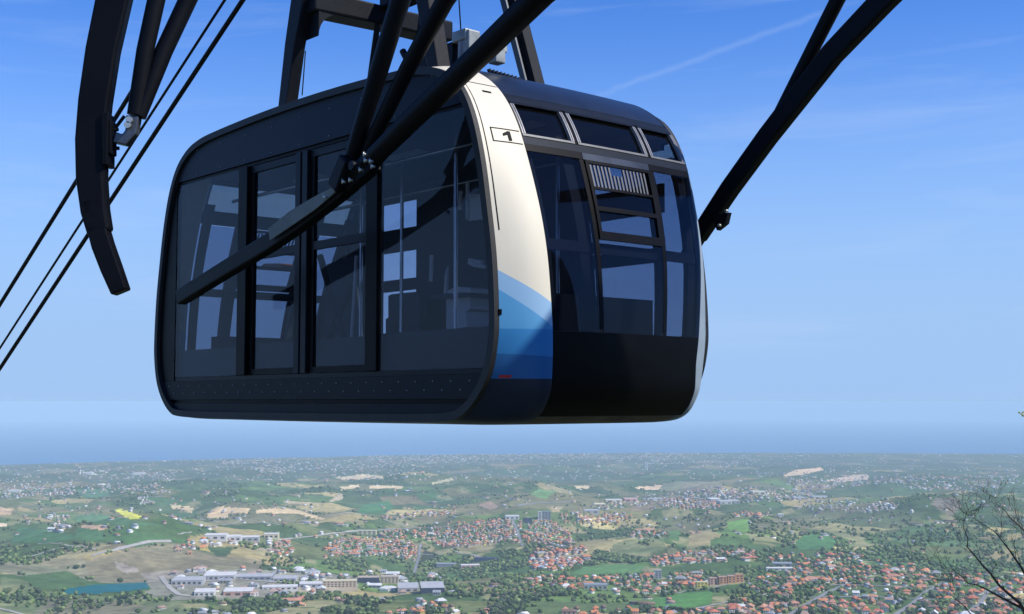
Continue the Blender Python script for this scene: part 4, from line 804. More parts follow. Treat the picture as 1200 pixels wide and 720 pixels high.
def livery():
    m = bpy.data.materials.new('band_livery'); m.use_nodes = True; t = m.node_tree; b = t.nodes['Principled BSDF']
    b.inputs['Roughness'].default_value = .55; b.inputs['Coat Weight'].default_value = .05
    c = t.nodes.new('ShaderNodeTexCoord'); s_ = t.nodes.new('ShaderNodeSeparateXYZ'); t.links.new(c.outputs['Object'], s_.inputs[0])
    ab_ = t.nodes.new('ShaderNodeMath'); ab_.operation = 'ABSOLUTE'; t.links.new(s_.outputs['Y'], ab_.inputs[0])
    vv = t.nodes.new('ShaderNodeMath'); vv.operation = 'SUBTRACT'; vv.inputs[0].default_value = LV / 2; t.links.new(ab_.outputs[0], vv.inputs[1])   # 0 at the side face
    prev = None
    cols = [((.72, .67, .54), None), ((.24, .42, .62), (.925, -.62)), ((.07, .29, .54), (.79, -.72)), ((.022, .20, .46), (.505, 0)), ((.010, .115, .30), (.335, -.06)), ((.004, .010, .028), (.16, 0.0))]
    for i, (cc, e) in enumerate(cols):
        if i == 0:
            n = t.nodes.new('ShaderNodeTexNoise'); n.inputs['Scale'].default_value = 3.0; n.inputs['Detail'].default_value = 8; n.inputs['Roughness'].default_value = .7; mp_ = t.nodes.new('ShaderNodeMapping'); mp_.inputs['Scale'].default_value = (2.5, 2.5, .35); t.links.new(c.outputs['Object'], mp_.inputs[0]); t.links.new(mp_.outputs[0], n.inputs['Vector'])
            x = t.nodes.new('ShaderNodeMixRGB'); t.links.new(n.outputs[0], x.inputs[0]); x.inputs[1].default_value = (*cc, 1); x.inputs[2].default_value = (.64, .59, .47, 1)
            prev = x.outputs[0]; continue
        a = t.nodes.new('ShaderNodeMath'); a.operation = 'MULTIPLY_ADD'; t.links.new(vv.outputs[0], a.inputs[0]); a.inputs[1].default_value = e[1]; a.inputs[2].default_value = e[0] + .155
        g = t.nodes.new('ShaderNodeMath'); g.operation = 'LESS_THAN'; t.links.new(s_.outputs['Z'], g.inputs[0]); t.links.new(a.outputs[0], g.inputs[1])
        x = t.nodes.new('ShaderNodeMixRGB'); t.links.new(g.outputs[0], x.inputs[0]); t.links.new(prev, x.inputs[1]); x.inputs[2].default_value = (*cc, 1); prev = x.outputs[0]
    t.links.new(prev, b.inputs['Base Color']); return m
M_band = livery()
# corner bands: closed hoops between the flat door side and the end glazing (one on each side)
def hoop(name, near, m, thick=.035):
    mb = MB(); A = []; Bq = []
    for k in range(13):
        t = k / 12
        vf = (lambda z, t=t: .015 + (BV - .015) * t) if near else (lambda z, t=t: LV - .015 + (BV + .012 + gw(z) - LV + .015) * t)
        r1 = ring(ease(t), vf); r2 = ring(ease(t), vf, thick); A.append(r1 + [r1[0]]); Bq.append(r2 + [r2[0]])
    mb.slab(A, Bq); return mb.build(name, m, car)
band_n = hoop('corner_band', True, M_band)
M_band2 = mat('pale_band', (.24, .30, .35), .5, 0, .15, 3)
band_f = hoop('corner_band', False, M_band2)
# rubber lip of the side faces
for v0, v1 in ((-.03, .015), (LV + .03, LV - .015)):
    mb = MB(); r = [ring(0, v0), ring(0, v1)]; q = [ring(0, v0, .06), ring(0, v1, .06)]
    mb.slab([x + [x[0]] for x in r], [x + [x[0]] for x in q]); mb.build('rubber_seal', M_rubber, car)
# end skins: patches that follow the curved end
def end_patch(name, sgn, t0, t1, z0, z1, m, parent=None, lift=0.0, th=.025, nz=8, nv=6):
    A = []; Bq = []; mb = MB()
    for i in range(nz + 1):
        z = z0 + (z1 - z0) * i / nz; ra = []; rb = []
        for j in range(nv + 1):
            t = t0 + (t1 - t0) * j / nv; v = BV + .006 + t * gw(z); h = hw(z) + lift + .12 * t * (1 - t)
            ra.append(W(UC - sgn * h, v, z)); rb.append(W(UC - sgn * (h - th), v, z))
        A.append(ra); Bq.append(rb)
    mb.slab(A, Bq, True); return mb.build(name, m, parent or car)
for sgn in (1, -1):
    end_patch('header_strip', sgn, 0, 1, 2.225, 2.275, M_fascia, nz=3)
    end_patch('transom', sgn, 0, 1, 1.875, 1.934, M_fascia, lift=-.002, nz=3); end_patch('upper_panel', sgn, .312, .722, 1.82, 1.874, M_roof, lift=-.003, nz=3); end_patch('upper_panel', sgn, .002, .309, 1.82, 1.874, M_black, lift=-.003, nz=3); end_patch('upper_panel', sgn, .725, .998, 1.82, 1.874, M_black, lift=-.003, nz=3)
    for a, b in ((.004, .285), (.305, .735), (.755, .996)):
        g = end_patch('hopper_window', sgn, a, b, 1.94, 2.22, G_hop, lift=-.026, th=.010, nz=4)
        f = .018
        end_patch('frame', sgn, a, b, 2.204, 2.222, M_post, g, .004, .03, 2); end_patch('frame', sgn, a, b, 1.938, 1.955, M_grey, g, .004, .03, 2)
        for q, e in ((a, a + .006), (a + .011, a + .017), (b - .006, b), (b - .017, b - .011)): end_patch('frame', sgn, q, e, 1.956, 2.203, M_silver, g, .006, .03, 5, 1)
    for a, b in ((.286, .304), (.736, .754)): end_patch('mullion', sgn, a, b, 1.938, 2.222, M_black, None, -.004, .03, 5, 1)
    end_patch('end_glass', sgn, .002, .284, .50, 1.815, G_end, lift=-.004, th=.010)
    end_patch('end_glass', sgn, .75, .998, .50, 1.815, G_end, lift=-.004, th=.010)
    cg = end_patch('end_glass', sgn, .312, .722, .50, 1.815, G_end, lift=-.004, th=.010)
    end_patch('mullion', sgn, .286, .31, .52, 1.815, M_black, None, -.003, .03, 8, 1)
    end_patch('mullion', sgn, .724, .748, .52, 1.815, M_black, None, -.003, .03, 8, 1)
    fr = end_patch('window_frame', sgn, .312, .722, 1.79, 1.815, M_black, None, .012, .03, 2)
    end_patch('crossbar', sgn, .312, .722, 1.585, 1.605, M_black, fr, .010, .03, 2)
    end_patch('crossbar', sgn, .312, .722, 1.415, 1.45, M_black, fr, .010, .03, 2)
    end_patch('crossbar', sgn, .312, .722, 1.19, 1.255, M_black, fr, .010, .03, 2)
    end_patch('jamb', sgn, .312, .33, 1.255, 1.79, M_black, fr, .010, .03, 4, 1)
    end_patch('jamb', sgn, .70, .722, 1.255, 1.79, M_black, fr, .010, .03, 4, 1)
    for k in range(16):
        v = .337 + k * .0222; end_patch('grille_bar', sgn, v, v + .009, 1.607, 1.785 if not 5 < k < 9 else 1.72, M_barg, fr, .002, .014, 2, 1)
    hr = MB()
    for z, r in ((1.14, .022),):
        hr.tube([W(UC - sgn * (hw(z) - .10), v, z) for v in (BV, .8, 1.4, LV - BV)], r, 8)
    hr.build('end_handrail', M_intd, car)
    end_patch('waist_rail', sgn, 0, 1, 1.09, 1.17, M_intd, None, -.05, .03, 2)
    if sgn < 0: end_patch('rail_plate', sgn, 0, 1, 1.82, 1.94, M_intd, None, -.07, .03, 2)
    lw = end_patch('lower_end_panel', sgn, 0, 1, -.105, .495, M_black, lift=0.0, th=.03)
    end_patch('trim_strip', sgn, 0, 1, .4955, .4985, M_post, lw, .001, .01, 1)
    for a, b in ((0, .05), (.95, 1), (.22, .30), (.73, .79)): end_patch('inner_column', sgn, a, b, .05, 2.0, M_intd, None, -.06, .05, 8, 1)
# roof and underside shells
def shell(name, zlo, zhi, m, v0, v1, th=.03):
    H = prof(1.0); sel = [(UC - p.x, p.y) for p in H if zlo <= p.y <= zhi]; sel2 = [(UC + p.x, p.y) for p in H[::-1] if zlo <= p.y <= zhi]
    ln = (sel2 + sel[1:]) if zlo > 0 else (sel + sel2[1:]); sg = 1 if zlo > 0 else -1
    mb = MB(); A = []; Bq = []
    for v in np.linspace(v0, v1, 9):
        t = (v - v0) / (v1 - v0); bu = .12 * t * (1 - t)
        f = lambda u: u + (bu if u > UC + 1.5 else -bu if u < UC - 1.5 else 0)
        A.append([W(f(u), v, z) for u, z in ln]); Bq.append([W(f(u), v, z - sg * th) for u, z in ln])
    mb.slab(A, Bq); return mb.build(name, m, car)
roof = shell('roof', 2.262, 9, M_roof, BV, LV - .05)
under = shell('underside', -1, -.10, M_under, BV, LV - BV)
# side faces (flat, v = 0 and v = LV)
IN = [p - n * .05 for p, n in zip(HP, HN)]
def lim(u):
    x = abs(u - UC); top = bot = None
    for a, b in zip(IN, IN[1:]):
        lo, hi = min(a.x, b.x), max(a.x, b.x)
        if lo - 1e-6 <= x <= hi + 1e-6:
            t = 0 if abs(b.x - a.x) < 1e-6 else (x - a.x) / (b.x - a.x); z = a.y + (b.y - a.y) * t
            if z > .62: top = z if top is None else max(top, z)
            else: bot = z if bot is None else min(bot, z)
    return (bot if bot is not None else .6), (top if top is not None else .64)
def face(name, u0, u1, z0, z1, m, side=0, v=0.0, th=.03, parent=None, slope=0.0, bevel=0):
    while u0 < UC and lim(u0)[1] < z0 + .02: u0 += .01
    while u1 > UC and lim(u1)[1] < z0 + .02: u1 -= .01
    n = max(2, int(abs(u1 - u0) / .05)) if (u0 < .75 or u1 > 4.5) else 2
    A0 = []; A1 = []; B0 = []; B1 = []
    s_ = -1 if side else 1; vb = (LV - v) if side else v
    for i in range(n + 1):
        u = u0 + (u1 - u0) * i / n; lo, hi = lim(u); k = slope * (u - UC)
        a = max(z0, lo); b = min(z1 + k, hi); b = max(a + .001, b)
        A0.append(W(u, vb, a)); A1.append(W(u, vb, b)); B0.append(W(u, vb + s_ * th, a)); B1.append(W(u, vb + s_ * th, b))
    mb = MB(); mb.slab([A0, A1], [B0, B1], False); return mb.build(name, m, parent or car, bevel)
ZF = 2.165
for side in (0, 1):
    fp = face('fascia_panel', .02, 5.28, ZF, 9, M_fascia, side, 0.0, .04)
    face('header_gap', .10, 5.20, ZF - .03, ZF - .002, M_black, side, .02, .03)
    rp = face('riveted_panel', .06, 5.25, .02, .195, M_lower, side, .004, .03)
    face('shadow_groove', .06, 5.25, -.012, .018, M_black, side, .03, .03)  # black joint line between riveted panel and skirt
    sk = face('skirt', .08, 5.22, -.16, -.014, M_lower, side, .006, .04)
    face('floor_sill', .06, 5.25, .197, .235, M_post, side, .014, .03)
    # posts
    for a, b in ((3.505, 3.665), (1.44, 1.60)):
        face('door_post', a, b, .237, ZF - .032, M_black, side, -.012, .07, None, 0, .006)
    for a, b in ((2.60, 2.685), (2.49, 2.575)):
        face('door_post', a, b, .237, ZF - .032, M_post, side, -.004, .05, None, 0, .006)
    face('door_seal', 2.577, 2.598, .237, ZF - .032, M_black, side, .012, .03)
    face('corner_post', 4.93, 5.27, .20, ZF - .032, M_black, side, .006, .05)
    face('corner_post', -.02, .085, .20, 2.30, M_black, side, .006, .05)
    # fixed windows
    for a, b in ((3.667, 4.928), (.087, 1.438)):
        face('window_pane', a, b, .237, ZF - .033, G_side, side, .012, .012)
        face('lower_lining', a, b, .24, .50 if a > 2 else .53, M_intd, side, .05, .02)
    # door leaves
    for a, b in ((1.604, 2.486), (2.689, 3.501)):
        lf = face('door_leaf', a, b, .24, .29, M_black, side, .028, .035)
        for (p, q, r, s2, mm) in ((a, b, 2.07, ZF - .034, M_post), (a, a + .045, .291, 2.068, M_black), (b - .06, b, .291, 2.068, M_black), (a + .046, b - .061, 1.275, 1.345, M_post)):
            face('leaf_frame', p, q, r, s2, mm, side, .028, .035, lf)
        face('leaf_pane', a + .047, b - .062, 1.347, 2.068, G_side, side, .045, .010, lf)
        face('leaf_pane', a + .047, b - .062, .292, 1.273, G_side, side, .045, .010, lf)
        face('leaf_lining', a + .05, b - .065, .295, .52, M_intd, side, .062, .015, lf)
    # rivets
    rv = bpy.data.meshes.new('rivet'); 
    import bmesh as _b
    bm = _b.new(); _b.ops.create_icosphere(bm, subdivisions=1, radius=.0075); bm.to_mesh(rv); bm.free(); rv.materials.append(M_rivet)
    inv = wmat(car).inverted()
    def rivets(parent, us, z, vv):
        for u in us:
            o = bpy.data.objects.new('rivet', rv); o.parent = parent; o.location = inv @ W(u, vv, z); COL.objects.link(o)
    vr = LV - .003 if side else .003
    rivets(rp, np.arange(.30, 5.1, .215), .150, vr); rivets(rp, np.arange(.19, 5.1, .215), .085, vr)
    vr = LV + .001 if side else -.001
    rivets(fp, np.arange(.75, 4.7, .47), 2.43, vr); rivets(fp, np.arange(.75, 4.9, .47), 2.20, vr)
# far-side (v = LV) wide internal rails that cut the sky into panes, as seen through the near glass
for z0, z1 in ((2.08, 2.16), (1.56, 1.80), (1.15, 1.27)):
    face('inner_rail', .35, 5.0, z0, z1, M_intd, 1, .08, .03)
for a, b in ((1.25, 3.70), (4.50, 4.78)):
    face('inner_column', a, b, .25, 2.12, M_intd, 1, .12, .03)
# interior
def rbox(name, u0, u1, v0, v1, z0, z1, m, parent=None, bevel=0):
    mb = MB(); mb.hexa([W(u0, v0, z0), W(u1, v0, z0), W(u1, v1, z0), W(u0, v1, z0), W(u0, v0, z1), W(u1, v0, z1), W(u1, v1, z1), W(u0, v1, z1)])
    return mb.build(name, m, parent or car, bevel)
rbox('floor', .25, 5.05, .08, 2.11, .02, .06, M_intd)
ceil = rbox('ceiling', .42, 4.88, .08, 2.11, 2.24, 2.27, M_int)
for u0 in (.75, 2.3, 3.9):
    rbox('ceiling_light', u0, u0 + .5, 1.0, 1.16, 2.222, 2.238, M_ltpanel, ceil)
rbox('driver_console', .16, .42, .50, 1.75, .30, .80, M_intd)
rbox('rear_console', 4.92, 5.12, .50, 1.75, .30, .66, M_intd)
for v in (.55, 1.62):
    mb = MB(); mb.tube([W(.5, v, 2.02), W(4.8, v, 2.02)], .018, 8); mb.build('ceiling_handrail', M_chrome, car)
for u, v in ((1.25, .62), (2.65, 1.1), (4.05, 1.6), (1.05, 1.55)):
    mb = MB(); mb.tube([W(u, v, .06), W(u, v, 2.24)], .017, 10); mb.build('grab_pole', M_chrome, car)
def at(px, py, v): return pixv(px, py, v)
def quadplate(name, pts, v, th, m, parent=None):
    mb = MB(); a = [pixv(x, y, v) for x, y in pts]; b = [p + D2 * th for p in a]; n = len(a)
    mb.add(a + b, [list(range(n))[::-1], [n + i for i in range(n)]] + [(i, (i + 1) % n, n + (i + 1) % n, n + i) for i in range(n)])
    return mb.build(name, m, parent or car)
cc = quadplate('control_cabinet', [(523, 350), (551, 347), (551, 362), (546, 365), (547, 383), (523, 388)], 1.15, .35, M_white)
quadplate('desk', [(524, 341), (536, 336), (552, 338), (552, 343), (538, 343), (524, 346)], 1.12, .32, M_white, cc)
quadplate('side_screen', [(522, 348), (520, 346), (521, 322), (524, 312), (523, 340)], 1.14, .02, M_white, cc)
quadplate('dark_shelf', [(505, 346), (523, 344), (552, 344), (551, 347), (523, 350), (505, 350)], 1.08, .35, M_int, cc)
mb = MB(); mb.tube([at(568, 313, 1.0), at(556, 311, 1.0), at(550, 308, 1.0), at(550, 305, 1.0), at(565, 308, 1.0)], .018, 8); mb.build('grab_handle', M_white, car)
for xa, ya, xb, yb in ((506, 299, 505, 330), (540, 224, 539, 246), (548, 215, 548, 258)):
    mb = MB(); mb.tube([at(xa, ya, 1.0), at(xb, yb, 1.0)], .017, 8); mb.build('bright_pole', M_white, car)
quadplate('notice_board', [(549, 228), (566, 228), (568, 257), (549, 259)], 1.3, .02, M_white)
quadplate('orange_case', [(300, 316), (310, 309), (330, 309), (330, 314)], 1.6, .15, M_orange)
for (x0, x1, yt) in ((452, 480, 372), (455, 492, 345)):
    quadplate('tip_up_seat', [(x0, 400), (x0, yt + 2), (x0 + 4, yt), (x1 - 4, yt - 3), (x1, yt), (x1, 400)], 1.85, .10, M_int)
# structural bracing seen through the far door (dark strut pair)
quadplate('wall_panel', [(383, 310), (415, 300), (425, 420), (368, 425)], 1.95, .03, M_int)
mb = MB(); mb.tube([at(375, 300, 1.5), at(408, 415, 1.5)], .035, 8); mb.tube([at(416, 330, 1.5), at(376, 415, 1.5)], .035, 8); mb.build('folding_stretcher', M_intd, car)
mb = MB(); mb.tube([at(418, 300, 1.3), at(412, 405, 1.3)], .02, 8); mb.build('bright_pole', M_white, car)
# number plate decal on the band
def bandpt(v, z, lift=.0):
    t = max(0, min(1, (v - .015) / (BV - .015))); return W(UC - (hw(z, ease(t)) + lift), v, z)
def bandpatch(name, v0, v1, z0, z1, m, parent, lift=.004, sh=0.0, n=6, nz=2):
    A = [[bandpt(v0 + (v1 - v0) * j / n, z0 + (z1 - z0) * i / nz + sh * j / n, lift) for j in range(n + 1)] for i in range(nz + 1)]
    Bq = [[bandpt(v0 + (v1 - v0) * j / n, z0 + (z1 - z0) * i / nz + sh * j / n, lift - .003) for j in range(n + 1)] for i in range(nz + 1)]
    mb = MB(); mb.slab(A, Bq); return mb.build(name, m, parent)
M_line = mat('decal_line', (.010, .010, .010), .6, spec=.1); M_red = mat('decal_red', (.5, .02, .02), .5)
M_decal = mat('decal_ground', (.76, .71, .58), .4)
ZN = 1.865
nb = bandpatch('number_plate', .10, .355, ZN - .004, ZN + .002, M_line, car, .004)
bandpatch('plate_border', .10, .355, ZN + .098, ZN + .104, M_line, nb, .004); bandpatch('plate_border', .10, .108, ZN + .003, ZN + .097, M_line, nb, .004)
# the figure 1
A = [(.236, .014), (.262, .014), (.262, .086), (.240, .086), (.196, .064), (.196, .046), (.236, .060)]
mb = MB(); a = [bandpt(v, ZN + z, .006) for v, z in A]; b = [bandpt(v, ZN + z, .003) for v, z in A]; n = len(A)
mb.add(a + b, [list(range(n)), [n + i for i in range(n)][::-1]] + [(i, (i + 1) % n, n + (i + 1) % n, n + i) for i in range(n)]); mb.build('figure_one', M_line, nb)
bandpatch('edge_trim', .040, .047, 1.2, 2.38, M_line, car, .003, 0, 1, 18)
bandpatch('panel_joint', .05, .36, 2.34, 2.346, M_line, car, .003)
bandpatch('red_emblem', .05, .11, .165, .185, M_red, car, .004)
bandpatch('roof_emblem', .17, .25, 2.265, 2.28, M_line, car, .004)
# ------------------------------------------------------------------ hanger above the roof (part of the cable car)
M_steel = mat('hanger_steel', (.0065, .008, .012), .5, .2, .35, 2.5, .1, 30, spec=.16)
M_steelg = mat('hanger_steel_grey', (.10, .115, .135), .5, .4, .3, 2.5)
M_mach = mat('galvanised', (.30, .32, .31), .45, .4, .3, 8)
def leg(pts, wd, dp, name='hanger_leg', m=M_steel):
    mb = MB(); mb.beam(pts, wd, dp, D2); return mb.build(name, m, car, .012)
lA = leg([W(3.36, .30, 2.60), W(3.22, .30, 3.25), W(3.02, .30, 3.9), W(2.75, .30, 5.0)], [.14, .18, .25, .26], .12)
lB = leg([W(1.10, .34, 2.58), W(1.26, .34, 3.22), W(1.55, .34, 4.0), W(2.45, .34, 5.2)], [.13, .15, .19, .24], .14)
lC = leg([W(1.62, 1.86, 2.63), W(1.98, 1.86, 3.70), W(2.45, 1.86, 5.0)], [.17, .14, .22], .12)
lD = leg([W(3.45, 1.86, 2.63), W(3.22, 1.86, 3.70), W(2.75, 1.86, 5.0)], [.17, .16, .22], .12)
mb = MB(); mb.beam([W(1.69, 1.76, 2.80), W(2.02, 1.755, 3.75)], [.06, .07], .02, D2); mb.build('leg_web', M_steelg, lC)
rbox('mounting_plate', 1.25, 2.0, 1.55, 2.0, 2.62, 2.66, M_steel)
rbox('mounting_plate', 3.1, 3.7, 1.55, 2.0, 2.62, 2.66, M_steel)
# cross beams with rounded gussets
mb = MB(); mb.beam([W(3.02, .30, 3.60), W(3.0, 1.1, 3.60), W(3.0, 1.86, 3.60)], [.20, .18, .20], .26, D1); mb.build('cross_beam', M_steel, car, .02)
for s_, v0 in ((1, .41), (-1, 1.75)):
    mb = MB()
    cpt = [(0, 0)] + [(.24 + .24 * math.cos(q), -.24 + .24 * math.sin(q)) for q in np.linspace(math.pi, math.pi / 2, 8)]
    a = [W(2.90, v0 + s_ * (x - .06), 3.515 + z) for x, z in cpt]; b = [W(3.14, v0 + s_ * (x - .06), 3.515 + z) for x, z in cpt]; n = len(a)
    mb.add(a + b, [list(range(n)), [n + i for i in range(n)][::-1]] + [(i, (i + 1) % n, n + (i + 1) % n, n + i) for i in range(n)])
    mb.build('gusset', M_steel, car)
mb = MB(); mb.beam([W(1.30, .34, 3.62), W(1.5, 1.86, 3.72)], [.2, .2], .2, D1); mb.build('cross_beam', M_steel, car, .02)
mb = MB(); mb.beam([W(2.9, 1.1, 3.75), W(1.35, 1.1, 3.75)], [.2, .2], .2, D2); mb.build('cross_beam', M_steel, car, .02)
mb = MB(); mb.beam([W(2.6, .30, 4.9), W(2.6, 1.86, 4.9)], [.3, .3], .5, D1); mb.beam([W(2.6, 1.08, 4.9), W(2.6, 1.08, 5.75)], [.3, .25], .3, D1); mb.build('hanger_head', M_steel, car, .02)
# ladder between the legs
la = MB(); p = [pixv(434, 90, 1.0), pixv(444, 18, 1.0)]; q = [pixv(447, 90, 1.0), pixv(457, 18, 1.0)]
la.tube(p, .028, 8); la.tube(q, .028, 8)
for k in range(4):
    t = .1 + k * .27; la.tube([p[0].lerp(p[1], t), q[0].lerp(q[1], t)], .014, 6)
la.build('ladder', M_steel, car)
# rods and cables beside leg B
for xa, ya, xb, yb, r in ((517, 80, 505, 12, .035), (521, 78, 512, 20, .012), (512, 78, 498, 8, .010), (486, 80, 472, 60, .03), (524, 76, 516, 30, .010)):
    mb = MB(); a, b = pixv(xa, ya, .55), pixv(xb, yb, .55); mb.tube([a, a.lerp(b, .5) + D1 * .02, b], r, 8); mb.build('conduit', M_steel, car)
mb = MB(); mb.tube([pixv(541, 50, .8), pixv(534, -60, .8)], .006, 6); mb.build('thin_wire', M_steel, car)
mb = MB(); mb.tube([pixv(354, 112, .3), pixv(358, 60, .3)], .006, 6); mb.build('thin_wire', M_steel, car)
# roof machine (damper with pale housing)
mc = MB(); c0 = pixv(545, 55, .62)
def obox(mb, c, a, b, h):
    mb.hexa([c + D1 * x + D2 * y + Vector((0, 0, z)) for z in (-h, h) for x, y in ((-a, -b), (a, -b), (a, b), (-a, b))])
obox(mc, c0 + Vector((0, 0, .08)), .09, .07, .045); obox(mc, c0 - D1 * .09 + Vector((0, 0, -.02)), .035, .06, .13)
mcb = mc.build('roof_motor', M_mach, car, .012)
mb = MB(); mb.tube([c0 - D1 * .02 + Vector((0, 0, -.20)), c0 - D1 * .02 + Vector((0, 0, .03))], [.075, .07], 16); mb.build('motor_drum', M_silver, mcb)
mb = MB(); obox(mb, c0 - D1 * .26 + D2 * .1 + Vector((0, 0, -.04)), .07, .07, .05); obox(mb, c0 - D1 * .28 + D2 * .1 + Vector((0, 0, -.12)), .05, .05, .06); mb.build('motor_gearbox', M_mach, mcb, .01)
mb = MB(); obox(mb, c0 + D1 * .13 + Vector((0, 0, -.1)), .04, .06, .15); mb.build('motor_bracket', M_steel, mcb)
rk = MB(); a, b = pixv(576, 92, 1.0), pixv(613, 103, 1.0); rk.tube([a, b], .03, 6); rack = rk.build('cable_rack', M_steel, car)
for k in range(9):
    mb = MB(); q = a.lerp(b, k / 8.5); mb.tube([q, q + Vector((0, 0, .075)) - D2 * .03], .018, 6); mb.build('rack_tooth', M_steel, rack)
# ------------------------------------------------------------------ ropes
M_rope = mat('steel_rope', (.012, .012, .015), .6, .5, .3, 20)
SL = .536
for (v, z, r, lab) in ((1.07, 6.0, .030, 'thick lower track rope running down behind the guide blade, lowest of the three ropes'), (.89, 6.02, .017, 'thin haulage rope just above the thick rope on the left'), (.50, 6.0, .028, 'uppermost of the three ropes, leaving behind the curved guide blade')):
    mb = MB(); pts = []
    for k in range(41):
        s_ = -6 + k * 306 / 40; sag = 0
        pts.append(W(2.65 + s_, v, z - SL * s_))
    mb.tube(pts, r, 8); o = mb.build('haul_rope' if r < .02 else 'track_rope', M_rope); tag(o, lab, 'rope', 'ropes of the cable car')
# carriage riding on the ropes above the frame (the hanger head hangs from it)
cg_ = MB(); cg_.beam([W(2.65 + 1.6, .78, 5.75 - SL * 1.6 + .1), W(2.65 - 1.6, .78, 5.75 + SL * 1.6 + .1)], [.22, .22], .30, D2); crg = cg_.build('carriage', M_steel, car, .02)
for s_ in (-1.4, -.9, -.4, .1, .6, 1.1):
    for v in (.50, 1.07):
        mb = MB(); c = W(2.65 + s_, v, 6.0 - SL * s_ + .15); mb.tube([c - D2 * .05, c + D2 * .05], .12, 14); mb.build('carriage_wheel', M_steel, crg)
# ------------------------------------------------------------------ docking guides of the station
M_guide = mat('guide_steel', (.0042, .005, .0075), .5, .2, .35, 2.0, .08, 25, spec=.16)
M_sunlit = mat('guide_pad', (.16, .165, .15), .7, 0, .3, 3, .1, 30)
M_bolt = mat('bright_bolt', (.6, .58, .5), .35, .7)
VA = -.45
def pv(l, v): return [pixv(x, y, v) for x, y in l]
def gthing(name, label, base):
    e = empty(name, base); upd(); return tag(e, label, 'docking guide')
ga = gthing('docking_guide', 'long dark guide beam crossing diagonally in front of the cabin doors', pixv(410, 220, VA))
mb = MB(); mb.tube(pv([(760, -107), (638, -10), (560, 66), (480, 143), (415, 207), (398, 224)], VA), [.092, .086, .081, .077, .071, .062], 20); arm = mb.build('guide_tube', M_guide, ga)
mb = MB(); mb.beam(pv([(440, 192), (400, 225), (355, 259), (318, 284), (262, 318), (212, 349)], VA), [.10, .12, .13, .14, .135, .135], .10, D2); rail = mb.build('guide_rail', M_guide, ga, .012)
mb = MB(); mb.beam(pv([(400, 217), (368, 239), (340, 257), (316, 275)], VA - .075), [.03, .10, .12, .10], .012, D2); mb.build('wear_pad', M_sunlit, rail)  # paler strip: sunlight on the rail face put into the colour
mb = MB(); mb.tube(pv([(500, -100), (470, -2), (445, 80), (411, 188)], VA - .02), [.085, .072, .068, .055], 18); mb.build('strut', M_guide, ga)
mb = MB(); mb.tube(pv([(585, -90), (522, 0), (478, 80), (424, 190)], VA + .05), [.072, .066, .060, .050], 18); mb.build('strut', M_guide, ga)
br = MB(); br.beam(pv([(398, 222), (412, 186)], VA - .05), [.14, .12], .16, D2); bro = br.build('bracket', M_guide, ga, .015)
mb = MB(); c = pixv(411, 194, VA - .14); mb.tube([c, c + D2 * .03], .035, 14); mb.build('hinge_pin', M_steel, bro)
for x, y in ((421, 199), (427, 188), (433, 189), (435, 195), (409, 211), (401, 213), (379, 231), (426, 181)):
    mb = MB(); c = pixv(x, y, VA - .13); mb.tube([c, c + D2 * .03], .011, 6); mb.tube([c + Vector((0, 0, .018)), c - Vector((0, 0, .018))], .006, 5); mb.build('bolt', M_bolt, bro)
# right-hand guide (far side of the cabin)
VB = 2.75
gb = gthing('docking_guide', 'dark forked guide beam running down behind the right end of the cabin', pixv(822, 290, VB))
mb = MB(); mb.beam(pv([(1130, -95), (1036, 0), (975, 64), (900, 160), (855, 222), (818, 278)], VB), [.22, .19, .18, .165, .155, .14], .11, D2); gr_ = mb.build('guide_rail', M_guide, gb, .02)
mb = MB(); mb.beam(pv([(822, 272), (802, 305)], VB), [.12, .10], .10, D2); mb.build('rail_tip', M_guide, gr_, .02)
mb = MB(); mb.tube(pv([(1030, -100), (984, -5), (950, 62), (905, 150), (885, 185)], VB + .05), [.066, .062, .058, .052, .045], 16); mb.build('strut', M_guide, gb)
mb = MB(); mb.hexa([pixv(x, y, VB - .08) for x, y in ((834, 254), (853, 249), (850, 262), (840, 270))] + [pixv(x, y, VB - .08) + D2 * .05 for x, y in ((834, 254), (853, 249), (850, 262), (840, 270))]); bb = mb.build('bracket', M_guide, gr_)
for x, y in ((842, 264), (850, 247)):
    mb = MB(); c = pixv(x, y, VB - .12); mb.tube([c, c + D2 * .03], .012, 6); mb.build('bolt', M_bolt, bb)
# left curved blade in its own vertical plane, 8.6 m away and facing the camera
def pY(px, py, Y): r = pray(px, py); return r * (Y / r.y) + Vector((0, 0, EYE))
YL = 8.2; FX = Vector((0, 1, 0))
gc = gthing('docking_guide', 'curved black guide blade hanging at the left edge beside the ropes', pY(120, 250, YL))
CL = [(160, -140, 44), (146, -60, 42), (135, -5, 40), (121, 60, 38), (112, 120, 37), (108, 165, 36), (108, 210, 34), (112, 248, 31), (118, 274, 27)]
mb = MB(); mb.beam([pY(x, y, YL) for x, y, _ in CL], [q * YL / 1500 for _, _, q in CL], .12, FX); bl = mb.build('guide_blade', M_guide, gc, .02)
CT = [(109, 235, 22), (114, 262, 22), (121, 288, 23), (131, 315, 22), (142, 343, 19)]
mb = MB(); mb.beam([pY(x, y, YL) for x, y, _ in CT], [q * YL / 1500 for _, _, q in CT], .12, FX); mb.build('blade_tip', M_guide, bl, .01)
mb = MB(); mb.beam([pY(127, 135, YL), pY(127, 196, YL)], [.045, .035], .16, FX); mb.beam([pY(131, 143, YL), pY(131, 182, YL)], [.03, .03], .12, FX)
for y, x in ((152, 136), (174, 137)): mb.tube([pY(124, y, YL), pY(x + 3, y, YL)], .014, 8)
bk = mb.build('blade_mount', M_guide, bl, .006)
M_link = mat('link_steel', (.10, .11, .13), .4, .6, .4, 10)
